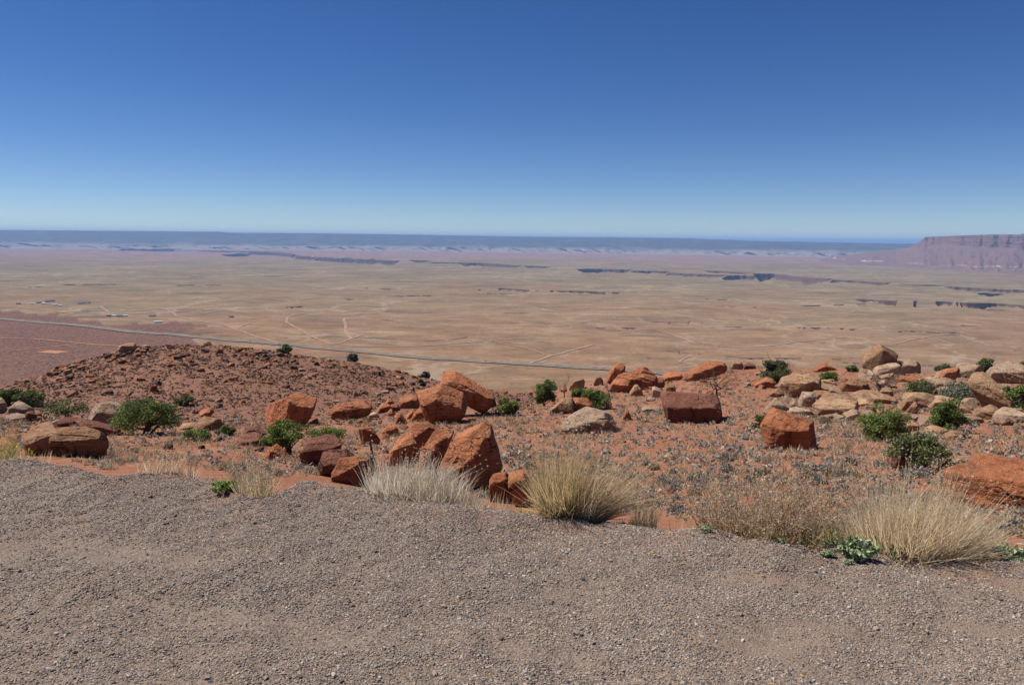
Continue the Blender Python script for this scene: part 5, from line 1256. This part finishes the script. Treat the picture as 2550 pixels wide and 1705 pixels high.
clump("grass_clump", "few pale stalks at the gravel edge left of the brown weed thicket", 1700, 1303, 50, 90, 60, STRAW, 18, .1, .8, .1)
for k, (x, y, lab) in enumerate([(1330, 1264, "short green blades left of the tall middle clump"), (1560, 1285, "bright green sprigs under the tall middle clump"), (1585, 1289, "small green sprigs beside the thin straw tuft"),
        (1225, 1256, "green leaves at the foot of the brown block"), (1300, 1262, "green leaves right of the brown block"), (570, 1224, "green sprigs on the rim of the left gully"), (552, 1210, "green weeds on the gravel left of the gully"),
        (660, 1231, "green blades at the base of the gully grass"), (1960, 1322, "green grass under the brown weed thicket"), (2010, 1326, "tall green grass blades right of the weed thicket"), (2060, 1334, "green grass left of the largest right clump"), (1890, 1322, "yellow-green grass at the left foot of the weed thicket"), (10, 1130, "green stems at the far left edge")]):
    big = 1880 < x < 2080
    clump("green_grass", lab, x, y + (7 if big else 0), 84 if big else 30, 120 if big else 50, 200 if big else 80, GREENG, 40 + k, .05, .9, .13 if big else .06, cat="green grass", group="green grass tufts along the gravel edge", width=.005)

# brown weed thicket
def thicket(label, px, py, hpx, wpx, n, seed, mat=None, width=.003, lean=0.0):
    rg = np.random.default_rng(seed); x, y, z, r = lot_point(px, py); sc = math.hypot(r, EYE) / F; Hm, Wm = hpx * sc, wpx * sc
    root = obj("weed_thicket", None, loc=(x, y, z - .01), label=label, cat="weed", group="dry brown weeds along the gravel edge")
    A, Tw = Acc(), Acc()
    for i in range(n):
        o = np.array([rg.uniform(-.32, .32) * Wm, rg.normal() * .10, -.02]); e = o + np.array([rg.normal(0, .16) * Wm + lean * Wm, rg.normal() * .12, Hm * rg.uniform(.5, 1.0)])
        st = bent(o, e, rg, .05, 6); tube(A, st, np.linspace(width, width * .35, 6), 3, rg.uniform(0, .5))
        k = 9; s = st[rg.integers(1, 6, k)]; ax = e - o; ax /= np.linalg.norm(ax)
        D = ax + rg.normal(size=(k, 3)) * .55; D /= np.linalg.norm(D, axis=1)[:, None]
        V, T, Q, m = blades(A, s, D, Hm * rg.uniform(.10, .30, k), np.full(k, width * .8), rg.uniform(-.1, .15, k), rg, 3); Tw.add(V, T, Q, np.repeat(rg.uniform(.2, 1, k), m))
        en = V.reshape(k, m, 3)[:, -1]
        if mat is None: leaves(Tw, en, 3, np.full(k, .012), .008, rg, 1)
    obj("stems", A.mesh("stems"), mat or WEED, root); obj("twigs", Tw.mesh("twigs"), mat or WEED, root); return root
thicket("left part of the dry brown weed thicket at the gravel edge", 1850, 1328, 150, 240, 80, 1)
thicket("right part of the dry brown weed thicket beside the green grass", 1985, 1338, 165, 230, 80, 2, lean=.02)
thicket("sparse tall weed stems left of the brown thicket", 1770, 1310, 150, 120, 24, 3, lean=-.12)
thicket("bleached bare twigs standing in the white grass", 1075, 1245, 130, 150, 26, 5, WHITEG, .0026)
thicket("pale thin weed stalks on the left hummock", 430, 1165, 80, 160, 26, 6, STRAW, .002)
thicket("pale thin weed stalks over the left gully", 630, 1228, 120, 140, 30, 7, STRAW, .002)
thicket("thin weed stalks at the right edge behind the straw clump", 2540, 1372, 60, 120, 16, 8, STRAW, .002)

# sage sprigs on the gravel
def sprig(label, px, py, wpx, hpx, seed, mat=SAGE):
    rg = np.random.default_rng(seed); x, y, z, r = lot_point(px, py); sc = math.hypot(r, EYE) / F; W, Hm = wpx * sc * 1.15, hpx * sc * 1.2
    root = obj("sage_sprig", None, loc=(x, y, z - .004), label=label, cat="sage plant", group="green sage sprigs on the gravel")
    A, S = Acc(), Acc(); n = 34
    for i in range(n):
        a = rg.uniform(0, 6.28); q = math.sqrt(rg.random()); e = np.array([math.cos(a) * q * W * .5, math.sin(a) * q * W * .4, Hm * rg.uniform(.45, 1) * (1 - .4 * q)])
        st = bent((0, 0, 0), e, rg, .08, 4); tube(S, st, np.linspace(.0018, .0008, 4), 3)
        C = st[1] + (e - st[1]) * np.linspace(.1, 1, 5)[:, None]; leaves(A, C, 7, np.full(5, Hm * .10), Hm * .085 + .004, rg, 1, .5, 2.2)
    obj("leaves", A.mesh("leaves"), mat, root); obj("stems", S.mesh("stems"), BARK, root)
for k, (x, y, w, h, lab) in enumerate([(2130, 1398, 68, 46, "largest grey-green sage sprig on the gravel"), (2060, 1390, 26, 16, "small sage sprig left of the largest one"), (2112, 1412, 18, 12, "tiny sage sprig in front of the largest one"),
        (2315, 1370, 50, 32, "rounded sage sprig with dark shadow before the straw clump"), (2185, 1364, 66, 34, "broad dark green sage sprig left of the rounded one"), (2225, 1374, 54, 26, "feathery sage sprig just left of the rounded one"), (2085, 1356, 50, 22, "pale green sage sprig at the left foot of the clump"),
        (2515, 1374, 70, 34, "green sprig at the far right edge of the gravel"), (1947, 1354, 20, 14, "small sage sprig below the green grass"), (1992, 1356, 14, 9, "tiny sage sprig right of the small one below the grass"), (1755, 1352, 22, 16, "lone small sage sprig on the gravel left of the thicket"), (1762, 1340, 18, 10, "flat tiny sage sprig behind the lone one"),
        (2140, 1356, 60, 24, "low green sage sprig under the straw clump"), (2450, 1378, 26, 12, "small sage sprig left of the far right one"), (560, 1228, 50, 26, "dark green weed sprig at the left gully"), (1005, 1240, 18, 8, "tiny sprig below the white grass")]):
    sprig(lab, x, y, w, h, 70 + k, GREENG if "green weed" in lab or "dark green sage" in lab else SAGE)
# yellow flowering plant at far left
rg = np.random.default_rng(3); x, y, z, r = lot_point(8, 1134); sc = math.hypot(r, EYE) / F
root = obj("flowering_plant", None, loc=(x, y, z), label="yellow flowering plant at the far left gravel edge", cat="plant")
A, Fl = Acc(), Acc(); n = 150
D = np.stack([rg.normal(0, .45, n) + .1, rg.normal(0, .35, n), np.ones(n)], 1); D /= np.linalg.norm(D, axis=1)[:, None]
Og = np.stack([rg.normal(-.05, .07, n), rg.normal(0, .06, n), np.zeros(n)], 1)
V, T, Q, m = blades(A, Og, D, 72 * sc * rg.uniform(.4, 1.05, n), np.full(n, .004), rg.uniform(0, .2, n), rg, 4)
A.add(V, T, Q, np.repeat(rg.uniform(.2, 1, n), m)); obj("stems", A.mesh("stems"), GREENG, root)
leaves(Fl, V.reshape(n, m, 3)[:60, -1], 5, np.full(60, .010), .009, rg, 1); obj("flowers", Fl.mesh("flowers"), YELLOW, root)

# dry grass tufts on the bench: uncountable ground cover
rs = random.Random(77); rg = np.random.default_rng(12); A = Acc()
def tuft_ok(x, y): return bench(x, y) and ng(x, y) > -.3
for (x, y) in pick_px(tuft_ok, 7000, -330, 2950, 930, 1345, rs):
    gx, gy, gz, d = ground_hit(x, y); s = (6 + 17 * max(0, min(1, (y - 930) / 260))) * rs.uniform(.6, 1.3) * d / F; n = 11
    D = np.stack([rg.normal(0, .55, n), rg.normal(0, .55, n), np.ones(n)], 1); D /= np.linalg.norm(D, axis=1)[:, None]
    Og = np.stack([gx + rg.normal(0, .25, n) * s, gy + rg.normal(0, .25, n) * s, np.full(n, gz)], 1)
    V, T, Q, m = blades(A, Og, D, s * rg.uniform(.5, 1.1, n), np.full(n, max(.006, s * .085)), rg.uniform(0, .3, n), rg, 2); A.add(V, T, Q, np.repeat(rg.uniform(.1, .9, n), m))
DRYG = leaf_mat("pale_dry_grass", (0.27, 0.19, 0.12), (0.39, 0.30, 0.19), (0.52, 0.43, 0.30))
obj("dry_grass", A.mesh("dry_grass"), DRYG, label="short dry tan grass between the shrubs on the bench", cat="grass", kind="stuff")

# ------------------------------------------------------------------ far houses and vehicles
WALLS = [plain_mat("house_wall_white", (.62, .60, .56), .1), plain_mat("house_wall_tan", (.42, .33, .25), .1), plain_mat("house_wall_grey", (.36, .36, .36), .1)]
ROOFS = [plain_mat("roof_pale", (.66, .65, .62), .1), plain_mat("roof_dark", (.15, .14, .14), .1), plain_mat("roof_brown", (.25, .15, .11), .1)]
GLASS = plain_mat("dark_glass", (.03, .035, .04), .1)
def house(px, py, L, wd, hh, k, label, rot=0.0):
    th, r = on_plain([px], [py]); x, y = float(r[0] * math.sin(th[0])), float(r[0] * math.cos(th[0])); z = float(plain_h([x], [y])[0])
    root = obj("house", None, loc=(x, y, z), label=label, cat="house", group="far houses on the plain"); root.rotation_euler = (0, 0, -float(th[0]) + rot)
    a, b = L / 2, wd / 2
    V = np.array([(-a, -b, -3), (a, -b, -3), (a, b, -3), (-a, b, -3), (-a, -b, hh), (a, -b, hh), (a, b, hh), (-a, b, hh), (-a, 0, hh + wd * .22), (a, 0, hh + wd * .22)])
    obj("wall", mesh_np("wall", V, [np.array([(0, 1, 5, 4), (1, 2, 6, 5), (2, 3, 7, 6), (3, 0, 4, 7)]), np.array([(5, 6, 9), (7, 4, 8)])], False), WALLS[k % 3], root)
    e = .6; rz = hh + wd * .22 + .25; ez = hh - .1
    R = np.array([(-a - e, -b - e, ez), (a + e, -b - e, ez), (a + e, 0, rz), (-a - e, 0, rz), (a + e, b + e, ez), (-a - e, b + e, ez)]); R2 = R - (0, 0, .22)
    fs = np.array([(0, 1, 2, 3), (3, 2, 4, 5), (9, 8, 7, 6), (11, 10, 8, 9), (0, 6, 7, 1), (5, 4, 10, 11)])
    obj("roof", mesh_np("roof", np.concatenate([R, R2]), [fs], False), ROOFS[(k // 2) % 3], root)
    D = np.array([(-.8, -b - .06, 0), (.8, -b - .06, 0), (.8, -b - .06, 2.3), (-.8, -b - .06, 2.3)]); obj("door", mesh_np("door", D + (a * .2, 0, 0), [np.array([(0, 1, 2, 3)])], False), ROOFS[2], root)
    for q in (-.6, .65):
        Wn = np.array([(-1, -b - .06, 1), (1, -b - .06, 1), (1, -b - .06, 2.2), (-1, -b - .06, 2.2)]); obj("window", mesh_np("window", Wn + (a * q, 0, 0), [np.array([(0, 1, 2, 3)])], False), GLASS, root)
HS = [(393, 806, 26, 12, 4.5, 0, "nearest long white house standing alone on the plain"), (380, 789, 24, 10, 4, 2, "pale house behind the nearest long white house"), (576, 789, 18, 10, 4.5, 4, "lone brown-roofed house on the plain right of the others"),
      (272, 789, 16, 9, 4, 2, "leftmost house of the middle row on the plain"), (284, 789, 15, 9, 4, 0, "second house from left of the middle row on the plain"), (298, 790, 22, 10, 4.5, 3, "third house from left of the middle row on the plain"), (312, 789, 16, 9, 4, 1, "rightmost house of the middle row on the plain"),
      (200, 757, 20, 10, 4, 3, "left house of the pair above the dark scrub flat"), (209, 756, 18, 10, 4, 2, "right house of the pair above the dark scrub flat"), (222, 756, 14, 8, 4, 3, "small shed right of the house pair above the scrub flat"),
      (97, 755, 22, 10, 4.5, 3, "leftmost house of the village cluster at far left"), (110, 757, 18, 9, 4, 0, "pale low house in the village cluster at far left"), (119, 752, 22, 11, 4.5, 2, "dark house at the top left of the village cluster"), (130, 751, 24, 11, 5, 3, "largest dark house at the top right of the village cluster"), (137, 761, 20, 10, 4, 1, "tan house at the bottom of the village cluster"), (150, 763, 16, 9, 4, 0, "rightmost pale house of the village cluster"),
      (46, 758, 18, 9, 4, 3, "house standing alone left of the village cluster"), (79, 758, 14, 8, 4, 0, "small pale house just left of the village cluster")]
for k, h in enumerate(HS): house(h[0], h[1], h[2], h[3], h[4], h[5], h[6], random.Random(k).uniform(-.3, .3))
PAINT = [plain_mat("white_paint", (.75, .75, .75), .03), plain_mat("grey_paint", (.30, .32, .34), .03)]; TYRE = plain_mat("tyre_rubber", (.03, .03, .03), .1)
def vehicle(px, label, k, L=5.2, hh=1.9, van=False):
    th, _ = on_plain([px], [880]); a = np.arctan2(ROAD_C[:, 0], ROAD_C[:, 1]); i = int(np.argmin(abs(a - th[0])))
    root = obj("vehicle", None, loc=(ROAD_C[i, 0], ROAD_C[i, 1], float(ROAD_Z[i]) + .05), label=label, cat="vehicle", group="vehicles on the far highway")
    root.rotation_euler = (0, 0, math.atan2(ROAD_T[i, 1], ROAD_T[i, 0]))
    def prism(pts, w, nm, mat):
        n = len(pts); V = np.array([(x, -w / 2, z) for x, z in pts] + [(x, w / 2, z) for x, z in pts]); A = Acc(); q = [(i, (i + 1) % n, n + (i + 1) % n, n + i) for i in range(n)]
        me = bpy.data.meshes.new(nm); me.from_pydata(V.tolist(), [], [list(range(n))[::-1], list(range(n, 2 * n))] + q); me.update(); return obj(nm, me, mat, root)
    h = L / 2; b = .45
    prism([(-h, b), (h, b), (h, b + .5), (h * .55, b + .65), (-h, b + .7)], 1.9, "body", PAINT[k])
    prism([(-h * .92, b + .68), (h * .52, b + .64), (h * .2, hh), (-h * .85, hh)] if not van else [(-h * .98, b + .68), (h * .5, b + .64), (h * .45, hh), (-h * .98, hh)], 1.75, "cabin", PAINT[k] if van else GLASS)
    for sx in (-.62, .62):
        for sy in (-.9, .9):
            A = Acc(); tube(A, [(sx * h, sy - .12, .36), (sx * h, sy + .12, .36)], [.36, .36], 10); obj("wheel", A.mesh("wheel"), TYRE, root)
vehicle(1481, "white camper van on the highway left of the orange knob", 0, 9.0, 3.2, True)
vehicle(1500, "white truck on the highway nearest the orange knob", 0, 8.0, 3.0, True)
vehicle(1212, "white car on the highway above the tilted orange block", 0)
vehicle(622, "grey car on the highway behind the stony mound", 1)

# ------------------------------------------------------------------ loose gravel, instanced
def build_gravel():
    rg = np.random.default_rng(31)
    n = 540000
    th = rg.uniform(-.88, .88, n); er = edge_r(th)
    r = np.sqrt(rg.uniform(1.9 ** 2, (er + .95) ** 2))
    x, y = r * np.sin(th), r * np.cos(th)
    bare = fbm2(x / .7, y / .7, 91, 4)
    keep = rg.random(n) < np.clip(1.15 - 2.4 * np.clip(bare - .2, 0, 1), .15, 1)
    for (ex, ey, a, b_) in ((1905, 1575, .30, .17), (1870, 1612, .26, .12), (1900, 1455, .42, .07), (2080, 1565, .22, .06), (2420, 1560, .22, .06), (700, 1560, .5, .10), (300, 1380, .5, .10), (1330, 1620, .35, .08)):
        t_, s_ = ray1(ex, ey); q = EYE / s_; u = (x - q * math.sin(t_)) / a; v_ = (y - q * math.cos(t_) + .25 * a * u) / b_
        keep &= rg.random(n) > .9 * np.clip(1.4 - np.sqrt(u * u + v_ * v_) - .45 * bare, 0, 1)
    keep &= ~((r > er - .1) & (rg.random(n) < .35 + .65 * np.clip((r - er + .1) / .85, 0, 1) ** .5))
    x, y, r = x[keep], y[keep], r[keep]
    z = np.maximum(lot_z(x, y), np.where(r > 3.2, Hxy(x, y), -9)); s = 0.0027 * np.exp(rg.normal(0, .34, len(x))); s = np.where(rg.random(len(x)) < .01, s * 1.9, s)
    V = np.stack([x, y, z + s * .25], 1)
    me = bpy.data.meshes.new("gravel"); me.vertices.add(len(V)); me.vertices.foreach_set('co', V.astype(np.float32).ravel())
    at = me.attributes.new("size", 'FLOAT', 'POINT'); at.data.foreach_set('value', s.astype(np.float32))
    rv = me.attributes.new("rot", 'FLOAT_VECTOR', 'POINT'); rv.data.foreach_set('vector', np.stack([rg.uniform(-.5, .5, len(s)), rg.uniform(-.5, .5, len(s)), rg.uniform(0, 6.28, len(s))], 1).astype(np.float32).ravel())
    pc = bpy.data.collections.new("pebble_shapes")
    for k, (Vv, T) in enumerate(rock_variants(7, 1, 800, .62)):
        pm = mesh_np("pebble", Vv * (1.2, .95, 1), [T], False); pm.materials.append(PEBBLE)
        po = bpy.data.objects.new("pebble", pm); pc.objects.link(po)
    o = obj("gravel", me, None, label="loose grey and tan gravel spread over the pull-out", cat="gravel", kind="stuff")
    ng = bpy.data.node_groups.new("gravel_scatter", 'GeometryNodeTree')
    ng.interface.new_socket("Geometry", in_out='INPUT', socket_type='NodeSocketGeometry'); ng.interface.new_socket("Geometry", in_out='OUTPUT', socket_type='NodeSocketGeometry')
    N = ng.nodes; gi = N.new("NodeGroupInput"); go = N.new("NodeGroupOutput")
    ip = N.new("GeometryNodeInstanceOnPoints"); ci = N.new("GeometryNodeCollectionInfo"); ci.inputs["Collection"].default_value = pc; ci.inputs["Separate Children"].default_value = True
    ip.inputs["Pick Instance"].default_value = True
    a1 = N.new("GeometryNodeInputNamedAttribute"); a1.data_type = 'FLOAT'; a1.inputs["Name"].default_value = "size"
    a2 = N.new("GeometryNodeInputNamedAttribute"); a2.data_type = 'FLOAT_VECTOR'; a2.inputs["Name"].default_value = "rot"
    e2r = N.new("FunctionNodeEulerToRotation"); rvn = N.new("FunctionNodeRandomValue"); rvn.data_type = 'INT'; rvn.inputs["Min"].default_value = 0; rvn.inputs["Max"].default_value = 6
    lk = ng.links.new
    lk(gi.outputs[0], ip.inputs["Points"]); lk(ci.outputs[0], ip.inputs["Instance"]); lk(rvn.outputs["Value"] if rvn.data_type == 'FLOAT' else [q for q in rvn.outputs if q.enabled][0], ip.inputs["Instance Index"])
    lk([q for q in a1.outputs if q.enabled][0], ip.inputs["Scale"]); lk([q for q in a2.outputs if q.enabled][0], e2r.inputs[0]); lk(e2r.outputs[0], ip.inputs["Rotation"])
    lk(ip.outputs[0], go.inputs[0])
    md = o.modifiers.new("scatter", 'NODES'); md.node_group = ng
build_gravel()

# ------------------------------------------------------------------ labels that single out each loose rock and shrub by its nearest landmark
LM = [(316, 866, "the tan boulder on the mound's left skyline"), (708, 872, "the left juniper on the mound's skyline"), (878, 882, "the grey-green juniper on the mound's skyline"), (546, 874, "the largest orange rock on the mound's skyline"),
      (382, 966, "the orange cube on the mound slope"), (460, 998, "the single dark bush on the mound"), (75, 997, "the junipers at the far left"), (160, 1105, "the cracked brown boulder"), (270, 1030, "the whitish dome rock"), (368, 1045, "the largest left juniper bush"),
      (520, 1058, "the dark-ended brown boulder"), (725, 1022, "the big shaded-right orange boulder"), (700, 1090, "the flat-topped juniper"), (810, 1130, "the dark maroon overhanging boulder"), (875, 1026, "the long log-shaped rock"), (1165, 985, "the tilted orange block"),
      (1098, 1015, "the big bulging central boulder"), (1050, 1110, "the lower central pile"), (1180, 1140, "the largest orange boulder"), (1265, 1010, "the bright green central bush"), (1356, 980, "the upright central juniper"), (1472, 1048, "the pale domed rock"), (1410, 1180, "the tallest straw clump"),
      (1540, 930, "the leaning orange knob"), (1720, 1018, "the large dark maroon block"), (1785, 955, "the bare dead tree"), (1755, 922, "the long orange skyline slab"), (1932, 925, "the round-crowned skyline juniper"), (1960, 1075, "the sheer orange boulder"), (2190, 890, "the tall tan skyline boulder"),
      (2080, 1015, "the layered oval rock"), (1990, 962, "the shaded overhang boulder"), (2195, 1050, "the bright green rounded juniper"), (2360, 1040, "the dark conical juniper"), (2290, 1125, "the juniper beside the maroon cube"), (2390, 930, "the two-toned skyline boulder"), (2465, 980, "the large leaning tan boulder"), (2480, 1220, "the foreground orange slab"), (1050, 945, "the tiny bush on the mound"), (1900, 1260, "the brown weed thicket")]
ORD = ["nearest", "second nearest", "third nearest", "fourth nearest", "fifth nearest", "sixth nearest", "seventh nearest", "eighth nearest", "ninth nearest", "tenth nearest"]
KIND = [("orange rubble", "orange rubble rock"), ("dark brown rubble", "dark rubble rock"), ("pale tan rubble", "pale rubble rock"), ("pale loose", "pale loose rock"), ("orange loose", "orange loose rock"), ("dark brown loose", "dark loose rock"),
        ("small orange", "small orange stone"), ("small pale", "small pale stone"), ("low grey", "low grey shrub"), ("low tan", "low tan shrub")]
bins = {}
for (o, lab, px, py) in RANKED:
    nm = next(b for a, b in KIND if lab.startswith(a))
    d2 = [((px - x) ** 2 + (2.2 * (py - y)) ** 2) for x, y, _ in LM]; i = int(np.argmin(d2)); dx, dy = px - LM[i][0], 2.2 * (py - LM[i][1])
    rel = ("right of" if dx > 0 else "left of") if abs(dx) > abs(dy) else ("in front of" if dy > 0 else "behind")
    bins.setdefault((nm, rel, i), []).append((d2[i], o))
for (nm, rel, i), lst in bins.items():
    for k, (_, o) in enumerate(sorted(lst, key=lambda q: q[0])):
        o["label"] = f"{ORD[k] if k < 10 else str(k + 1) + 'th nearest'} {nm} {rel} {LM[i][2]}"
